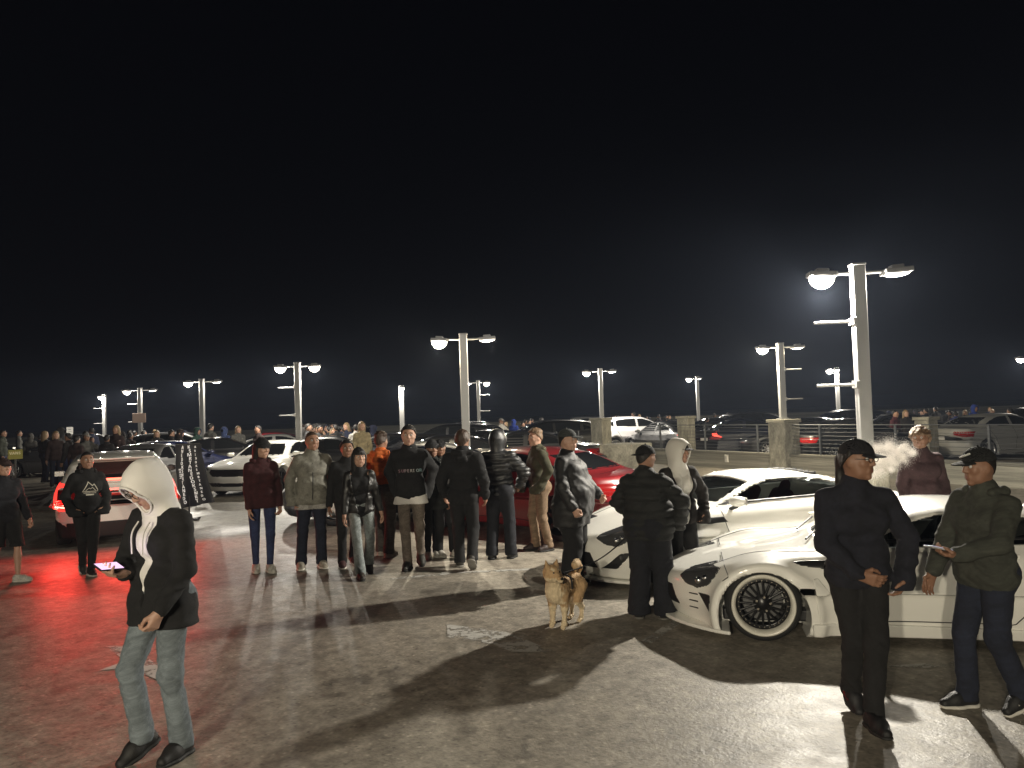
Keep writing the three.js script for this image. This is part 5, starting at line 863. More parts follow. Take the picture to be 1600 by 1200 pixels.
// man in a light jacket
cast(487, 888, 671, 4, {
  label: 'person in a pale grey-green zip jacket and dark jeans, hands behind the hips', cell: mid, seed: 5, skin: 'mid', hair: 'crop', hairColor: 'brown', head: [0.25, 0, 0], fat: 0.01,
  legs: { R: { foot: [-0.13, 0, -0.02] }, L: { foot: [0.13, 0, 0.02] } }, arms: { R: { w: [-0.235, 0.92, 0.03], e: [-0.5, 0, -1], pocket: true, dir: [0.25, -0.8, 0.2] }, L: { w: [0.22, 0.98, -0.06], e: [0.6, 0, -1], hand: 'fist' } },
  bottom: { mat: denimDark, th: 0.016, hem: 0.05 }, shoe: cloth([0.36, 0.33, 0.27], 0.7), sole: soleWhite,
  tops: [{ name: 'shirt', mat: greyKnit, th: 0.006, hem: -0.17, sleeveless: true }, { name: 'jacket', mat: cloth([0.20, 0.195, 0.165], 0.7), th: 0.038, hem: -0.11, bulk: 0.01, zip: blackTrim, fold: 0.011 }],
});
// woman in a leather jacket
cast(568, 900, 697, 6, {
  label: 'person with a dark fringe in a black leather jacket and pale flared jeans', cell: mid, seed: 6, skin: 'fair', hair: 'fringe', hairColor: 'black', shoulder: 0.165, hip: 0.098, head: [0.15, 0, 0],
  legs: { R: { foot: [-0.06, 0, 0.20], yaw: 0 }, L: { foot: [0.09, 0.02, -0.25], yaw: 0.1, pitch: 0.6 } }, arms: { R: { w: [-0.25, 0.85, 0.12] }, L: { w: [0.27, 0.84, -0.04] } },
  bottom: { mat: cloth([0.26, 0.29, 0.29]), th: 0.006, hem: 0.065, loose: 1.3 }, shoe: cloth([0.03, 0.02, 0.015], 0.5), sole: soleBlack,
  tops: [{ name: 'top', mat: blackCloth, th: 0.006, hem: -0.12, sleeveless: true, bust: true }, { name: 'jacket', mat: leather, th: 0.022, hem: -0.06, open: 0.10, openLow: 0.02, bust: true }],
});
// dark figure just behind her
cast(545, 884, 684, 8, {
  label: 'person in a black coat half hidden behind the person in the leather jacket', cell: 0.016, seed: 7, skin: 'tan', hair: 'short', hairColor: 'black',
  legs: { R: { foot: [-0.1, 0, 0.1] }, L: { foot: [0.08, 0, -0.15], pitch: 0.4 } }, bottom: { mat: blackCloth, th: 0.012 }, shoe: cloth([0.06, 0.02, 0.02], 0.7), sole: soleWhite, tops: [{ name: 'coat', mat: blackCloth, th: 0.03, hem: -0.14 }],
});
// orange hoodie, back turned
cast(603, 869, 673, 150, {
  label: 'person with turned back in a bright orange hoodie and grey trousers', cell: mid, seed: 8, skin: 'mid', hair: 'quiff', hairColor: 'brown',
  legs: { R: { foot: [-0.09, 0, -0.05] }, L: { foot: [0.11, 0, 0.08] } }, arms: { L: { w: [0.26, 1.0, 0.14], e: [1, 0, -0.5], hand: 'fist' }, R: { w: [-0.26, 1.02, 0.12], e: [-1, 0, -0.4], hand: 'fist' } },
  bottom: { mat: greyPants, th: 0.022, hem: 0.05 }, shoe: whiteShoe, sole: soleWhite, tops: [{ name: 'hoodie', mat: cloth([0.62, 0.14, 0.025]), th: 0.034, hem: -0.10, hood: 'down', rib: true, fold: 0.011 }],
});
// black sweatshirt, khaki trousers
const band = canvasMat(256, 64, (x) => { const g = ['#8f6f7a', '#9a8a90', '#a8a6a6', '#9dadb0', '#86a7ae']; 'SUPERIOR'.split('').forEach((c, i) => { x.fillStyle = g[Math.min(4, (i / 1.7) | 0)]; x.font = 'bold 46px sans-serif'; x.fillText(c, 6 + i * 31, 48); }); }, '#0c0d0d');
const tallMan = cast(646, 887, 661, -6, {
  label: 'person in a black printed sweatshirt and khaki trousers, hands behind the back', cell: mid, seed: 9, skin: 'fair', hair: 'short', hairColor: 'black', head: [0.1, 0.05, 0],
  legs: { R: { foot: [-0.06, 0, 0.10] }, L: { foot: [0.075, 0.02, -0.2], pitch: 0.4 } }, arms: { R: { w: [-0.20, 0.95, -0.08], e: [-0.6, 0, -0.8], pocket: true, dir: [0.5, -0.6, -0.1] }, L: { w: [0.20, 0.95, -0.08], e: [0.6, 0, -0.8], pocket: true, dir: [-0.5, -0.6, -0.1] } },
  bottom: { mat: cloth([0.20, 0.165, 0.135]), th: 0.008, hem: 0.042, fold: 0.010 }, shoe: cloth([0.03, 0.028, 0.02], 0.6), sole: soleBlack,
  tops: [{ name: 'shirt', mat: whiteKnit, th: 0.004, hem: -0.145, sleeveless: true }, { name: 'sweatshirt', mat: blackCloth, th: 0.034, hem: -0.10, rib: true, print: [0.02, 0.27, 0.30, 0.075, band] }],
});
// dark group behind
cast(677, 871, 686, 20, { label: 'person in a dark hooded coat between the printed sweatshirt and the man with turned back', cell: 0.017, seed: 10, skin: 'mid', hair: 'short', hat: 'beanie', hatColor: [0.02, 0.02, 0.022], legs: { R: { foot: [-0.1, 0, 0] }, L: { foot: [0.1, 0, 0] } }, bottom: { mat: blackCloth, th: 0.018 }, shoe: whiteShoe, sole: soleWhite, tops: [{ name: 'coat', mat: cloth([0.014, 0.016, 0.014]), th: 0.04, hem: -0.2, hood: 'down' }] });
cast(696, 868, 684, 10, { label: 'person in dark clothes with white shoes, mostly hidden behind the man with turned back', cell: 0.017, seed: 11, skin: 'tan', hair: 'crop', hat: 'cap', hatColor: [0.02, 0.02, 0.022], legs: { R: { foot: [-0.13, 0, 0] }, L: { foot: [0.13, 0, 0.04] } }, arms: { R: { w: [-0.12, 1.12, 0.26], e: [-1, -0.3, 0], hand: 'fist' } }, bottom: { mat: blackCloth, th: 0.018 }, shoe: whiteShoe, sole: soleWhite, tops: [{ name: 'jacket', mat: cloth([0.02, 0.017, 0.014]), th: 0.03, hem: -0.1 }] });
// man with turned back in a dark jacket
cast(728, 887, 668, 172, {
  label: 'person with turned back in a black jacket, brown hair, stepping away', cell: mid, seed: 12, skin: 'mid', hair: 'short', hairColor: 'brown', head: [-0.1, 0, 0], shoulder: 0.20,
  legs: { R: { foot: [-0.10, 0.02, -0.24], pitch: 0.7, yaw: -0.1 }, L: { foot: [0.09, 0, 0.10] } }, shift: [0, -0.03], arms: { R: { w: [-0.275, 0.90, 0.02], e: [-0.4, 0, -1] }, L: { w: [0.265, 0.92, 0.08], e: [0.4, 0, -1] } },
  bottom: { mat: blackCloth, th: 0.022 }, shoe: cloth([0.03, 0.026, 0.02], 0.6), sole: std([0.2, 0.19, 0.17], 0.7), tops: [{ name: 'jacket', mat: blackCloth, th: 0.042, hem: -0.12, hood: 'down', fold: 0.012 }],
});
// puffer jacket
cast(785, 872, 670, 165, {
  label: 'person with turned back in a shiny black puffer jacket with raised hood', cell: mid, seed: 13, skin: 'mid', hair: 'short', shoulder: 0.195, head: [-0.35, 0, 0],
  legs: { R: { foot: [-0.13, 0, 0.02] }, L: { foot: [0.13, 0, -0.06] } }, arms: { R: { w: [-0.24, 0.98, 0.18], e: [-1, 0, -0.4], hand: 'fist' }, L: { w: [0.24, 0.98, 0.18], e: [1, 0, -0.4], hand: 'fist' } },
  bottom: { mat: inkCloth, th: 0.030, hem: 0.05 }, shoe: cloth([0.02, 0.02, 0.02], 0.5), sole: soleBlack, tops: [{ name: 'puffer_jacket', mat: cloth([0.024, 0.025, 0.027], 0.36), th: 0.050, hem: -0.06, puff: 0.078, fold: 0.004, hood: 'up' }],
});
// olive hoodie
cast(846, 860, 668, -62, {
  label: 'person in an olive hoodie and tan trousers standing before the red car', cell: mid, seed: 14, skin: 'fair', hair: 'quiff', hairColor: 'sandy',
  legs: { R: { foot: [-0.09, 0, 0.06] }, L: { foot: [0.09, 0, -0.06] } }, arms: { R: { w: [-0.2, 0.95, 0.16], pocket: true, dir: [0.5, -0.4, 0.4] }, L: { w: [0.24, 0.95, 0.12], e: [1, 0, -0.5], pocket: true, dir: [-0.5, -0.4, 0.4] } },
  bottom: { mat: khaki, th: 0.018, fold: 0.010 }, shoe: cloth([0.03, 0.016, 0.014], 0.6), sole: soleBlack, tops: [{ name: 'hoodie', mat: cloth([0.045, 0.042, 0.022]), th: 0.034, hem: -0.09, hood: 'down', rib: true }],
});
// big man in a long dark coat
cast(897, 914, 667, 68, {
  label: 'large person in a long black coat and grey cap, in profile behind the dog', cell: mid, seed: 15, skin: 'fair', hair: 'crop', hairColor: 'black', hat: 'cap', hatColor: [0.05, 0.055, 0.055], fat: 0.065, shoulder: 0.20, lean: [-0.05, 0, 0], head: [0.05, -0.03, 0],
  legs: { R: { foot: [-0.13, 0, 0.03] }, L: { foot: [0.13, 0, -0.05] } }, arms: { R: { w: [-0.29, 0.90, 0.14], e: [-1, -0.1, -0.8], hand: 'fist' }, L: { w: [0.27, 0.98, 0.24], e: [1, -0.1, -0.6], hand: 'fist' } },
  bottom: { mat: blackCloth, th: 0.05, loose: 1.1, hem: 0.06 }, shoe: cloth([0.012, 0.012, 0.012], 0.6), sole: soleBlack, tops: [{ name: 'coat', mat: nylon, th: 0.035, hem: -0.26, bulk: 0.02, flare: 0.02, fold: 0.012 }],
});
// man with turned back who holds the lead
const leadMan = cast(1020, 966, 692, 152, {
  label: 'person with turned back in a dark quilted jacket, holding the dog\'s lead', cell: 0.0115, seed: 16, skin: 'mid', hair: 'crop', hairColor: 'black', hat: 'cap_back', hatColor: [0.010, 0.010, 0.011], fat: 0.05, shoulder: 0.20, head: [-0.35, 0.05, 0],
  legs: { R: { foot: [-0.13, 0, 0.06], yaw: -0.25 }, L: { foot: [0.13, 0, -0.04], yaw: 0.4 } }, arms: { L: { w: [0.30, 0.98, 0.20], e: [1, -0.1, -0.5], hand: 'fist', palm: [-1, 0, 0] }, R: { w: [-0.27, 1.02, 0.16], e: [-1, 0, -0.5], pocket: true, dir: [0.5, -0.4, 0.3] } },
  bottom: { mat: inkCloth, th: 0.045, hem: 0.055, loose: 1.2, fold: 0.011 }, shoe: cloth([0.014, 0.013, 0.013], 0.6), sole: std([0.12, 0.115, 0.10], 0.7), tops: [{ name: 'quilted_jacket', mat: cloth([0.012, 0.013, 0.013], 0.82), th: 0.040, hem: -0.13, bulk: 0.02, puff: 0.085, fold: 0.006 }],
});
// raised white hood over a cap
cast(1070, 936, 684, 38, {
  label: 'person in a raised pale hood over a black cap and open black jacket', cell: 0.0115, seed: 17, skin: 'mid', hair: 'none', hat: 'cap', hatColor: [0.008, 0.008, 0.009], head: [0.35, 0.02, 0],
  legs: { R: { foot: [-0.10, 0, -0.03] }, L: { foot: [0.10, 0, 0.05], yaw: 0.3 } }, arms: { L: { w: [0.25, 0.95, 0.08], e: [1, 0, -0.6], pocket: true, dir: [-0.4, -0.6, 0.3] }, R: { w: [-0.25, 0.95, 0.08], pocket: true, dir: [0.4, -0.6, 0.3] } },
  bottom: { mat: blackCloth, th: 0.016 }, shoe: whiteShoe, sole: soleWhite, tops: [{ name: 'hoodie', mat: std([0.58, 0.56, 0.52], 0.95, { bumpMap: weave, bumpScale: 0.001 }), th: 0.012, hem: -0.10, hood: 'up', sleeveless: true }, { name: 'jacket', mat: cloth([0.016, 0.013, 0.012]), th: 0.032, hem: -0.10, open: 0.085, openLow: 0.03 }],
});
// walker in a cap, in front of the near coupe
cast(1350, 1125, 681, 18, {
  label: 'person walking toward the camera in a black cap, navy sweater and black trousers', cell: 0.0105, seed: 18, skin: 'tan', hair: 'tail', hairColor: 'black', hat: 'cap', hatColor: [0.010, 0.010, 0.014], glasses: true, headCell: 0.005, handCell: 0.0045, head: [0.75, 0.02, 0], shoulder: 0.195, fat: 0.004,
  legs: { L: { foot: [0.015, 0, 0.15], yaw: 0.05 }, R: { foot: [0.0, 0.01, -0.26], yaw: 0, pitch: 0.6 } }, arms: { R: { w: [-0.06, 0.95, 0.22], e: [-1, -0.1, -0.3], hand: 'relax', palm: [0.3, 0.2, -1], dir: [1, -0.35, 0.2] }, L: { w: [0.27, 0.90, 0.06], e: [1, 0, -0.5], pocket: true, dir: [-0.4, -0.6, 0.3] } },
  bottom: { mat: blackCloth, th: 0.014, hem: 0.046, fold: 0.010 }, shoe: cloth([0.012, 0.012, 0.014], 0.6), sole: soleBlack, mark: true, markMat: std([0.14, 0.014, 0.016], 0.6), tops: [{ name: 'sweater', mat: cloth([0.009, 0.010, 0.018]), th: 0.027, hem: -0.10, bulk: 0.0, rib: true, fold: 0.011 }],
});
// grey-green sweatshirt at the right
const rightMan = cast(1548, 1108, 693, -48, {
  label: 'person in a grey-green sweatshirt, dark jeans and black cap with a white mark', cell: 0.0105, seed: 19, skin: 'tan', hair: 'crop', hairColor: 'black', hat: 'cap', hatColor: [0.010, 0.011, 0.012], headCell: 0.005, handCell: 0.0045, head: [-0.1, 0.05, 0], fat: 0.006, shoulder: 0.195,
  legs: { L: { foot: [0.10, 0.01, -0.17], pitch: 0.35, yaw: 0.1 }, R: { foot: [-0.08, 0, 0.13], yaw: -0.1 } }, arms: { R: { w: [-0.20, 0.86, 0.24], e: [-1, -0.2, -0.6], hand: 'relax' }, L: { w: [0.17, 1.08, 0.34], e: [1, -0.4, -0.4], hand: 'phone', palm: [0.1, 1, -0.3], dir: [-0.2, 0.1, 1] } },
  bottom: { mat: denimDark, th: 0.018, hem: 0.048, fold: 0.010 }, shoe: cloth([0.012, 0.012, 0.013], 0.6), sole: soleWhite, mark: true, tops: [{ name: 'sweatshirt', mat: cloth([0.042, 0.045, 0.036]), th: 0.034, hem: -0.11, bulk: 0.012, rib: true, hood: 'down', fold: 0.011 }],
});
{ const q = rightMan, cap = part('cap_mark', tube([V(-0.055, 0.075, 0.085), V(-0.02, 0.08, 0.103), V(0.02, 0.092, 0.102), V(0.045, 0.105, 0.083)], 0.007, 16, 6), std([0.42, 0.42, 0.40], 0.7), q.t); cap.position.copy(q.H); cap.quaternion.copy(q.hq);
  const p = q.world(q.arms.L.wrist.clone().add(V(-0.02, 0.045, 0.12))), ph = thing('phone', 'pale phone in the hand of the person in the grey-green sweatshirt', 'phone', p, q.t.rotation.y); const b = part('case', box(0.075, 0.010, 0.15, 0, 0, 0, 0.004), std([0.4, 0.4, 0.42], 0.4), ph); b.rotation.set(-0.25, 0, 0.1); part('screen', box(0.068, 0.002, 0.14, 0, 0.0062, 0), new THREE.MeshStandardMaterial({ color: lin(0.1, 0.1, 0.1), emissive: lin(0.7, 0.7, 0.95), emissiveIntensity: 0.8 }), b); }
// person in the cloud of smoke, between the coupes and the wall
const vaper = cast(1452, 905, 668, 28, {
  label: 'person in a dusky red top with curly hair, blowing smoke behind the near coupe', cell: mid, seed: 20, skin: 'tan', hair: 'curly', hairColor: 'sandy', hat: 'cap_back', hatColor: [0.014, 0.016, 0.035], head: [-0.7, 0.0, 0], h: 1.63,
  legs: {}, bottom: { mat: denimDark }, shoe: blackCloth, sole: soleWhite, tops: [{ name: 'shirt', mat: whiteKnit, th: 0.016, hem: -0.05, sleeveless: true }, { name: 'top', mat: cloth([0.050, 0.025, 0.028]), th: 0.03, hem: -0.1, open: 0.0 }],
});
// the dog
{
  const foot = ground(884, 977), dir = V(-0.55, 0, 0.83).normalize(), yaw = Math.atan2(dir.x, dir.z), dog = thing('dog', 'tan and cream dog with pricked ears and curled tail on the deck', 'dog', foot, yaw);
  dog.scale.setScalar(1.0);
  // local axes: +z ahead, +x the dog's left; headTurn looks to the dog's left, which is right in the picture
  const f = new Field(0.04), L = (x, y, z) => V(x, y, z);
  f.egg(L(0, 0.335, 0.10), 0.095, 0.118, 0.13).egg(L(0, 0.345, -0.04), 0.082, 0.095, 0.15).egg(L(0, 0.355, -0.17), 0.078, 0.092, 0.10);
  f.cone(L(0, 0.37, 0.15), L(0.02, 0.475, 0.225), 0.088, 0.070, 0.05).egg(L(0, 0.33, 0.17), 0.075, 0.095, 0.075, 0.04);
  for (const s of [-1, 1]) {
    f.cone(L(s * 0.062, 0.30, 0.13), L(s * 0.062, 0.185, 0.115), 0.050, 0.033, 0.03).cone(L(s * 0.062, 0.185, 0.115), L(s * 0.060, 0.05, 0.125), 0.029, 0.022, 0.02).cone(L(s * 0.060, 0.05, 0.125), L(s * 0.060, 0.022, 0.150), 0.024, 0.022, 0.015);
    const zz = s > 0 ? 0.02 : -0.03;
    f.cone(L(s * 0.058, 0.33, -0.17), L(s * 0.068, 0.215, -0.125 + zz), 0.076, 0.045, 0.03).cone(L(s * 0.068, 0.215, -0.125 + zz), L(s * 0.066, 0.125, -0.215 + zz), 0.041, 0.022, 0.02).cone(L(s * 0.066, 0.125, -0.215 + zz), L(s * 0.064, 0.035, -0.195 + zz), 0.021, 0.018, 0.015).cone(L(s * 0.064, 0.03, -0.195 + zz), L(s * 0.064, 0.020, -0.16 + zz), 0.022, 0.020, 0.012);
  }
  const tail = [L(0, 0.41, -0.235), L(0.0, 0.47, -0.265), L(0.01, 0.515, -0.225), L(0.03, 0.515, -0.16), L(0.05, 0.475, -0.125)]; const tr = [0.030, 0.038, 0.038, 0.032, 0.016];
  for (let i = 0; i < 4; i++) f.cone(tail[i], tail[i + 1], tr[i], tr[i + 1], 0.02);
  const hp = L(0.03, 0.525, 0.265), hq = new THREE.Quaternion().setFromEuler(new THREE.Euler(0.10, 1.18, 0, 'YXZ')), hh = (x, y, z) => V(x, y, z).applyQuaternion(hq).add(hp);
  f.egg(hh(0, 0, 0), 0.075, 0.068, 0.080, 0.03, hq).cone(hh(0, -0.018, 0.05), hh(0, -0.030, 0.125), 0.042, 0.026, 0.03);
  for (const s of [-1, 1]) { f.egg(hh(s * 0.042, -0.028, 0.02), 0.04, 0.038, 0.045, 0.03, hq); f.cone(hh(s * 0.045, 0.045, -0.005), hh(s * 0.062, 0.108, -0.012), 0.030, 0.006, 0.012); }
  f.cone(hh(0, -0.05, 0.05), hh(0, -0.055, 0.105), 0.022, 0.016, 0.015);
  const fur = (x, y, z) => { const d = f.at(x, y, z); return Math.max(d + (d < 0.05 ? 0.0045 * noise(x * 70, y * 34, z * 70) + 0.003 * noise(x * 140, y * 70, z * 140) : 0), 0.0005 - y); };
  const g = nets(fur, f.lo, f.hi, 0.0062, { margin: 0.012 }), p = g.getAttribute('position'), n = g.getAttribute('normal'), col = new Float32Array(p.count * 3), hi = hq.clone().invert(), v = V(0, 0, 0);
  const tan = [0.43, 0.28, 0.145], cream = [0.62, 0.50, 0.33];
  for (let i = 0; i < p.count; i++) {
    v.set(p.getX(i), p.getY(i), p.getZ(i)); const jit = noise(v.x * 45, v.y * 45, v.z * 45) * 0.12; let c = 0;
    c = Math.max(c, smoothstep(v.z + jit * 0.4 - Math.max(0, v.y - 0.36) * 0.7, 0.14, 0.20) * (v.y < 0.50 ? 1 : 0));           // chest
    c = Math.max(c, smoothstep(0.27 + jit * 0.3 - v.y - Math.abs(v.x) * 0.3, 0, 0.05) * smoothstep(0.07 - Math.abs(v.x) + (v.y < 0.2 ? 0.05 : 0), 0, 0.03));   // belly, inner legs
    if (v.y < 0.20) c = Math.max(c, smoothstep(v.z, -0.28, -0.10) * 0.5 + (v.z > 0 ? 0.5 : 0.1));
    const dt = v.distanceTo(tail[2]); if (v.z < -0.10 && v.y > 0.46) c = Math.max(c, smoothstep(v.y + jit * 0.2, 0.48, 0.56) * 0.45); void dt;
    const q = v.clone().sub(hp); if (q.length() < 0.17 && v.y > 0.44) { q.applyQuaternion(hi); c = Math.max(smoothstep(-0.018 + jit * 0.1 - q.y, 0, 0.02) * smoothstep(q.z, -0.03, 0.02), smoothstep(0.020 - Math.abs(Math.abs(q.x) - 0.03) - Math.abs(q.y - 0.042) + q.z * 0.02, 0, 0.01) * (q.z > 0.03 ? 1 : 0)); }
    for (let k = 0; k < 3; k++) col[i * 3 + k] = lerp(tan[k], cream[k], clamp(c, 0, 1)) * (1 + noise(v.x * 110, v.y * 60, v.z * 110) * 0.16);
  }
  void n; g.setAttribute('color', new THREE.BufferAttribute(col, 3));
  part('body', g, new THREE.MeshPhysicalMaterial({ color: lin(1, 1, 1), vertexColors: true, roughness: 0.85, sheen: 0.3, sheenRoughness: 0.6 }), dog);
  const put = (name, geo, mat) => { const m = part(name, geo, mat, dog); m.position.copy(hp); m.quaternion.copy(hq); return m; };
  put('nose', new THREE.SphereGeometry(0.0145, 14, 10).scale(1.15, 0.85, 0.9).translate(0, -0.018, 0.150), std([0.012, 0.011, 0.011], 0.3));
  for (const s of [-1, 1]) put('eye', new THREE.SphereGeometry(0.0085, 12, 8).translate(s * 0.031, 0.018, 0.070), std([0.012, 0.009, 0.007], 0.15));
  put('mouth', tube([V(-0.026, -0.046, 0.09), V(-0.018, -0.044, 0.125), V(0, -0.042, 0.138), V(0.018, -0.044, 0.125), V(0.026, -0.046, 0.09)], 0.0028, 20, 5), std([0.02, 0.014, 0.012], 0.6));
  const cq = part('collar', new THREE.TorusGeometry(0.088, 0.009, 8, 32), std([0.012, 0.012, 0.012], 0.6), dog); cq.position.set(0.012, 0.445, 0.205); cq.rotation.x = Math.PI / 2 - 0.6;
  part('strap', tube([L(-0.098, 0.34, 0.03), L(-0.08, 0.43, 0.02), L(0, 0.462, 0.015), L(0.08, 0.43, 0.02), L(0.098, 0.34, 0.03)], 0.008, 24, 6), std([0.012, 0.012, 0.012], 0.7), dog);
  // the lead: from the man's hand to the strap on the dog's back
  const hand = leadMan.world(leadMan.arms.L.wrist.clone().addScaledVector(leadMan.arms.L.dir.clone().normalize(), 0.085)), back = V(0, 0.47, 0.015).applyAxisAngle(V(0, 1, 0), yaw).add(foot);
  const midp = hand.clone().lerp(back, 0.5).add(V(0, -0.10, 0)), lead = thing('dog_lead', 'thin black lead running from the man\'s hand down to the dog', 'lead', [0, 0, 0]);
  part('cord', tube([hand, hand.clone().lerp(midp, 0.5).add(V(0, -0.03, 0)), midp, midp.clone().lerp(back, 0.5).add(V(0, -0.015, 0)), back], 0.0065, 50, 6), blackTrim, lead);
  part('handle_loop', tube([hand, hand.clone().add(V(-0.045, 0.05, 0.02)), hand.clone().add(V(-0.04, 0.12, 0.02)), hand.clone().add(V(0.0, 0.11, 0.01)), hand.clone().add(V(0.005, 0.03, 0))], 0.006, 30, 6), blackTrim, lead);
}
// ---------------------------------------------------------------- the crowd at the back
{
  const base = [];
  const mk = (spec) => { const q = makePerson({ plain: true, cell: 0.026, headCell: 0.013, handCell: 0.011, pos: V(0, 0, -200), yaw: 0, h: 1.75, ...spec }); return q.t; };
  const defs = [
    { label: 'tall figure in a long grey hooded garment by the far left dark car', seed: 31, hair: 'crop', bottom: { mat: blackCloth, th: 0.02 }, shoe: whiteShoe, sole: soleWhite, tops: [{ name: 'hoodie', mat: cloth([0.07, 0.066, 0.06]), th: 0.035, hem: -0.45, hood: 'up' }] },
    { label: 'pale haired person in the row of onlookers behind the white hatchback', seed: 32, hair: 'long', hairColor: 'blond', skin: 'fair', bottom: { mat: denimDark, th: 0.01 }, tops: [{ name: 'jacket', mat: cloth([0.02, 0.018, 0.018]), th: 0.03, hem: -0.1 }] },
    { label: 'person in a white cap and pale coat standing over the dark cars in the middle', seed: 33, hair: 'crop', hat: 'cap', hatColor: [0.5, 0.49, 0.46], bottom: { mat: blackCloth, th: 0.02 }, tops: [{ name: 'jacket', mat: cloth([0.40, 0.38, 0.34]), th: 0.035, hem: -0.1 }], arms: { L: { w: [0.15, 1.1, 0.25], e: [1, 0, -0.3] } } },
    { label: 'person in blue jeans and dark jacket standing on the far deck', seed: 34, hair: 'short', skin: 'mid', bottom: { mat: denimBlue, th: 0.02 }, shoe: whiteShoe, sole: soleWhite, tops: [{ name: 'jacket', mat: blackCloth, th: 0.035, hem: -0.1 }], legs: { R: { foot: [-0.12, 0, 0.08] }, L: { foot: [0.12, 0, -0.08] } } },
    { label: 'person with hood up in a blue jacket in the row of onlookers', seed: 35, hair: 'short', bottom: { mat: blackCloth, th: 0.02 }, tops: [{ name: 'hoodie', mat: cloth([0.035, 0.055, 0.14]), th: 0.035, hem: -0.1, hood: 'up' }] },
  ].map((d) => mk(d));
  const spot = (px, topY, h, dep) => { // standing person whose crown is at that pixel: solve the depth for a level deck, or take the one given
    if (dep) return [at(px, topY, dep).setY(0), at(px, topY, dep).y];
    const d = ray(px, topY), k = (h - CAMH) / d.y; return [V(d.x * k, 0, d.z * k), h];
  };
  const used = new Set();
  const put = (kind, label, px, topY, depth, yawDeg, top, group, skin) => {
    const [pos, y] = spot(px, topY, 1.72, depth), src = defs[kind];
    let r = src; if (used.has(kind)) { r = src.clone(); r.name = numbered('person'); scene.add(r); }
    used.add(kind); pos.y = 0; r.position.copy(pos); r.rotation.y = toCam(pos) + R(yawDeg); r.scale.setScalar(clamp(y, 1.45, 2.4) / 1.77); if (y > 1.95) { r.scale.setScalar(1); r.position.y = y - 1.77; }
    r.userData = { label, category: 'person' }; if (group) r.userData.group = group;
    if (top) r.traverse((m) => { if (m.isMesh && ['hoodie', 'jacket', 'hood'].includes(m.name)) m.material = top; });
    if (skin) r.traverse((m) => { if (m.isMesh && m.name === 'body') m.material = skinOf(skin); });
    return r;
  };
  const dk = cloth([0.016, 0.014, 0.014]), br = cloth([0.035, 0.02, 0.018]), gn = cloth([0.03, 0.07, 0.055]), gy = cloth([0.10, 0.098, 0.088]), nv = cloth([0.012, 0.016, 0.04]), bl = cloth([0.02, 0.045, 0.25]), be = cloth([0.30, 0.25, 0.15]), mr = cloth([0.07, 0.014, 0.02]), ol = cloth([0.14, 0.13, 0.06]), wh = cloth([0.42, 0.40, 0.37]);
  put(0, defs[0].userData.label, 47, 677, 31, 160);
  put(1, defs[1].userData.label, 244, 672, 27, 5);
  put(2, defs[2].userData.label, 783, 653, 33, 60);
  put(3, defs[3].userData.label, 1104, 652, 33, 150);
  put(4, 'person with blue hood up right of the slim lamp post, among the onlookers', 351, 667, 27, 150);
  const G = 'dark onlookers at the back of the deck';
  put(3, 'person in a grey-green top standing right beside the slim lamp post', 328, 661, 27, 0, gy, null, 'fair');
  put(4, 'person with green hood behind the banner, left of the slim lamp post', 307, 668, 27, 90, gn);
  put(1, 'short-haired person in a grey top between the blue hood and the red roofed car', 371, 665, 27, 10, gy, null);
  put(3, 'person in a maroon jacket before the red roofed car, above the dark beanie', 404, 664, 24, 200, br);
  put(3, 'person in dark clothes second in the row of onlookers behind the hatchback', 267, 671, 27, 30, dk, null, 'fair');
  put(4, 'dark hooded person third in the row of onlookers behind the hatchback', 281, 671, 27, 60, br, null, 'fair');
  put(3, 'dark figure cut off by the left edge, with pale green sleeve', 4, 671, 29, 40, cloth([0.05, 0.055, 0.04]));
  put(3, 'person with pale patterned top behind the cap of the leftmost person', 29, 672, 33, 20, gy);
  put(2, 'person in light cap and grey coat left of the white hatchback\'s roof', 136, 676, 24, 40, gy);
  put(4, 'person in blue jacket sitting high among the dark cars in the middle', 803, 655, 35, 30, bl);
  put(1, 'person in beige standing tall behind the person in black leather', 564, 658, 22, 10, be, null);
  put(3, 'person with white sleeves beside the beige one', 556, 662, 24, -20, wh);
  put(3, 'person in a pale yellow top on the concrete pillar left of the white hatchback', 951, 657, 34, 190, be);
  put(3, 'person with maroon jacket standing beyond the railing left of the smoke', 1398, 640, 24, 170, mr);
  put(1, 'person in dark grey beside the maroon jacket beyond the railing', 1414, 640, 25, 30, dk);
  put(3, 'person holding a pale cup beyond the railing, above the smoke', 1447, 637, 30, 0, dk, null, 'fair');
  put(4, 'person in bright blue hooded jacket beyond the silver sedan', 1521, 632, 27, 200, bl);
  put(3, 'person in blue jacket leaning beyond the roof of the silver sedan', 1493, 642, 28, 60, cloth([0.015, 0.03, 0.14]));
  put(3, 'person in an olive jacket at the right end of the silver sedan', 1578, 637, 26, 10, ol);
  put(3, 'person in a white top beyond the far white hatchback', 964, 648, 46, 0, wh, null, 'fair');
  const rnd = rng(99), dark = [dk, nv, blackCloth, br, cloth([0.03, 0.03, 0.032])];
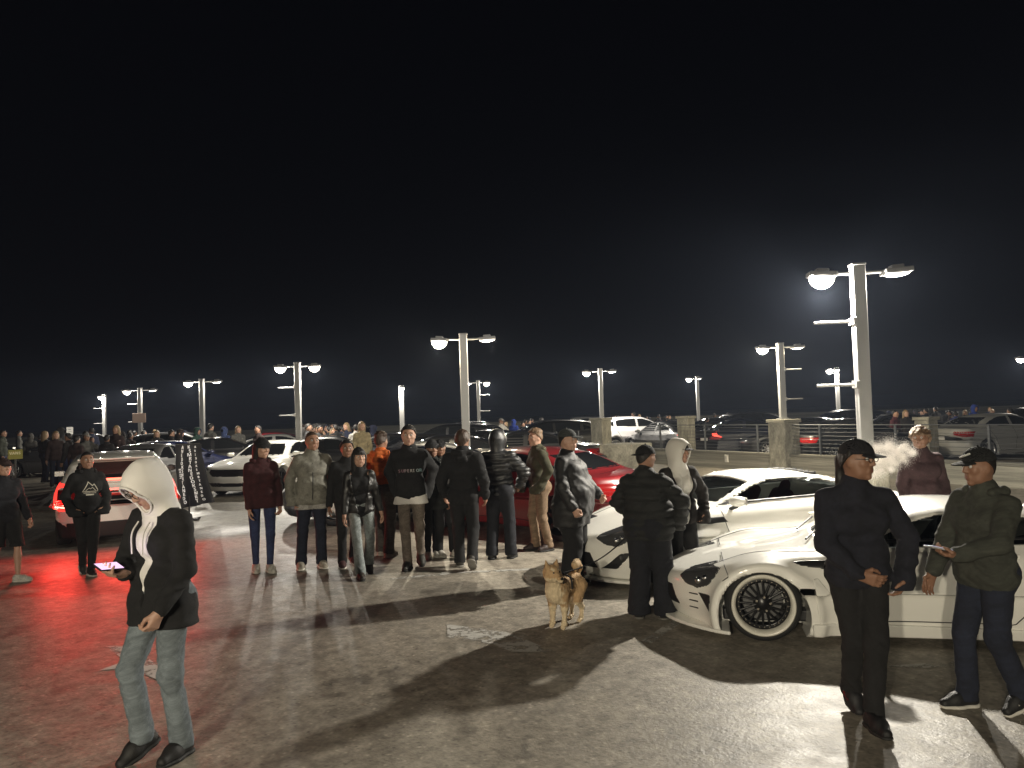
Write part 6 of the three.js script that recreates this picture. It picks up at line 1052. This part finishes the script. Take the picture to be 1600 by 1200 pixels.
  const more = [[62, 679, 33], [86, 673, 25], [96, 668, 26], [107, 676, 24], [119, 680, 23], [166, 679, 24], [181, 664, 25], [192, 674, 26], [203, 676, 28], [224, 672, 30], [486, 664, 25], [496, 666, 26], [505, 662, 27], [514, 665, 26], [524, 662, 25], [533, 664, 27], [541, 660, 26], [583, 664, 27], [816, 659, 34], [826, 655, 36], [836, 660, 34], [846, 656, 36], [857, 657, 34], [868, 655, 33], [893, 661, 42], [917, 655, 42], [985, 650, 44], [1014, 652, 44], [1030, 654, 45], [1116, 645, 40], [1138, 644, 40], [1150, 648, 38], [1172, 649, 42], [1330, 646, 40], [1462, 648, 33], [1480, 640, 34], [1550, 645, 32], [475, 668, 24],
    [500, 664, 24], [520, 667, 25], [481, 661, 24], [521, 668, 26], [477, 663, 28], [538, 665, 26], [492, 661, 26], [497, 660, 30], [503, 672, 26], [494, 662, 26], [507, 670, 30], [517, 661, 30], [547, 665, 29], [519, 668, 25], [492, 663, 27], [505, 661, 30], [920, 656, 33], [854, 661, 44], [859, 660, 36], [885, 658, 42], [853, 658, 40], [821, 655, 37], [846, 652, 34], [791, 659, 43], [851, 660, 41], [900, 657, 35], [830, 653, 39], [831, 662, 43], [892, 656, 35], [871, 658, 44], [210, 673, 36], [202, 671, 31], [85, 681, 26], [241, 671, 30], [255, 677, 35], [280, 671, 27], [144, 682, 28], [134, 675, 26], [70, 673, 27], [289, 672, 36], [143, 668, 31], [133, 673, 28], [1170, 656, 47], [999, 647, 47], [1058, 650, 42], [1029, 647, 44], [1041, 648, 47], [964, 648, 38], [1192, 645, 43], [1145, 647, 47], [1009, 650, 41], [1177, 646, 39], [990, 643, 38], [1046, 652, 48], [1036, 652, 38], [1211, 652, 41], [1462, 635, 33], [1515, 643, 38], [1546, 640, 39], [1431, 641, 39], [1485, 649, 32], [1436, 647, 39], [1443, 647, 35], [1507, 640, 32], [1389, 642, 36], [1442, 650, 35]];
  more.forEach(([px, ty, dp], i) => put([3, 1, 4, 3, 3][i % 5], px < 240 ? 'small dark onlooker in the crowd above and left of the white hatchback' : px < 600 ? 'small dark onlooker in the packed crowd above the light jacket and leather jacket' : px < 900 ? 'small dark onlooker over the dark cars right of the glaring lamp post' : 'small dark onlooker far off on the deck beyond the concrete pillars', px, ty, dp, rnd() * 240 - 120, dark[Math.floor(rnd() * dark.length)], px < 240 ? 'onlookers at the far left' : px < 600 ? 'onlookers packed behind the light jacket' : px < 900 ? 'onlookers over the dark cars' : 'onlookers on the far deck', ['mid', 'fair', 'tan'][i % 3]));
}
// ---------------------------------------------------------------- banner, sign, smoke
{
  const cv = canvasMat(256, 512, (x, w, h) => {
    x.fillStyle = '#f4f4fa'; const r = rng(5);
    for (let c = 0; c < 3; c++) for (let k = 0; k < 15; k++) { const px = 62 + c * 66 + 10 * (r() - 0.5), py = 26 + k * 32; x.save(); x.translate(px, py); x.font = 'bold ' + (c === 2 ? 27 : 37) + 'px sans-serif'; x.textAlign = 'center'; x.fillText('AMONRKETSD'[(k * 3 + c * 5) % 10], 0, 10); x.restore(); }
    x.save(); x.translate(22, 190); x.rotate(Math.PI / 2); x.font = 'bold 34px serif'; x.fillText('Drift', 0, 0); x.restore();
  }, '#090a12');
  const p = at(303, 737, 15.5), t = thing('hanging_banner', 'dark cloth banner with columns of white letters hanging before the white muscle car', 'banner', [p.x, 0, p.z], toCam(p) + 0.7);
  const top = at(292, 694, 15.5).y, bot = at(312, 790, 15.5).y, hgt = top - bot;
  const g = new THREE.PlaneGeometry(0.70, hgt, 24, 48), a = g.getAttribute('position');
  for (let i = 0; i < a.count; i++) { const x = a.getX(i), y = a.getY(i), v = 0.5 - y / hgt; a.setXYZ(i, x * (0.85 + 0.35 * v) + 0.16 * v * v + 0.02 * v - 0.12, y + 0.07 * x * v, 0.035 * Math.sin(x * 19 + v * 2) * (0.4 + v) + 0.02 * noise(x * 8, y * 5, 1)); }
  g.computeVertexNormals(); cv.side = THREE.DoubleSide; const m = part('cloth', g, cv, t); m.position.set(0, (top + bot) / 2, 0);
  part('pole', new THREE.CylinderGeometry(0.014, 0.016, top + 0.04, 10).translate(-0.10, (top + 0.04) / 2, -0.03), blackTrim, t); part('crossbar', new THREE.CylinderGeometry(0.009, 0.009, 0.56, 8).rotateZ(Math.PI / 2).translate(-0.12, top + 0.005, -0.012), blackTrim, t);
  part('foot', [box(0.5, 0.03, 0.06, -0.10, 0.015, -0.03, 0.008), box(0.06, 0.03, 0.5, -0.10, 0.0155, -0.03, 0.008)], blackTrim, t);
}
{
  const c = canvasMat(128, 96, (x) => { x.fillStyle = '#d8d5b4'; x.font = 'bold 40px sans-serif'; x.fillText('VANS', 10, 48); }, '#7d7a3c');
  const p = at(24, 710, 13), t = thing('yellow_sign', 'small yellow sign with white letters on a post behind the leftmost person', 'sign', [p.x, 0, p.z], toCam(p));
  part('board', box(0.21, 0.16, 0.02, 0, p.y, 0, 0.004), std([0.20, 0.19, 0.05], 0.7), t); const f = part('lettering', new THREE.PlaneGeometry(0.2, 0.15), c, t); f.position.set(0, p.y, 0.0125); part('post', box(0.03, p.y - 0.08, 0.02, 0, (p.y - 0.08) / 2, -0.003, 0.004), blackTrim, t);
  const q = at(109, 673, 38), s = thing('parking_sign', 'small white sign on a thin post in the crowd at the far left', 'sign', [q.x, 0, q.z], toCam(q)); part('board', box(0.28, 0.36, 0.02, 0, q.y, 0, 0.004), std([0.5, 0.5, 0.48], 0.6), s); part('post', bar(V(0, 0, -0.03), V(0, q.y + 0.1, -0.03), 0.02), poleMat, s); part('marking', [box(0.12, 0.03, 0.004, 0, q.y + 0.06, 0.013), box(0.16, 0.02, 0.004, 0, q.y - 0.05, 0.013)], std([0.1, 0.1, 0.1], 0.6), s);
}
{ // the cloud of breath smoke: many thin billows
  const r = rng(77), c = at(1396, 716, 8.0), parts = [], sx = (u, v) => at(u, v, 8.0).sub(c);
  const seeds = [[1372, 700, 0.10], [1388, 697, 0.11], [1402, 706, 0.10], [1415, 700, 0.09], [1426, 708, 0.07], [1380, 718, 0.12], [1396, 720, 0.10], [1412, 716, 0.08], [1366, 725, 0.10], [1375, 738, 0.09], [1362, 742, 0.07], [1358, 712, 0.09], [1392, 734, 0.06]];
  void parts;
  const N = 42000, g = new THREE.IcosahedronGeometry(0.0014, 0), m = new THREE.InstancedMesh(g, std([0.86, 0.83, 0.80], 1), N), mt = new THREE.Matrix4(), gauss = () => (r() + r() + r() + r() - 2) * 0.87;
  m.name = 'smoke_cloud'; scene.add(m); m.castShadow = m.receiveShadow = true;
  const wsum = seeds.reduce((q, e) => q + e[2] ** 2, 0);
  for (let i = 0; i < N; i++) {
    let w = r() * wsum, k = 0; while (k < seeds.length - 1 && (w -= seeds[k][2] ** 2) > 0) k++;
    const [u, v, rad] = seeds[k], o = sx(u, v), d = V(gauss(), gauss(), gauss()); const L = d.length() || 1; d.multiplyScalar(Math.min(L, 2.4) / L * rad * (r() < 0.25 ? 1.0 : 0.62));
    const p = o.add(d), n = 13; p.x += 0.018 * noise(p.x * n, p.y * n, p.z * n); p.y += 0.018 * noise(p.x * n + 9, p.y * n, p.z * n);
    m.setMatrixAt(i, mt.makeTranslation(p.x, p.y, p.z));
  }
  m.position.copy(c); tag(m, 'pale cloud of smoke drifting left of the curly-haired person', 'smoke', null, 'stuff');
}
renderer.render(scene, camera);
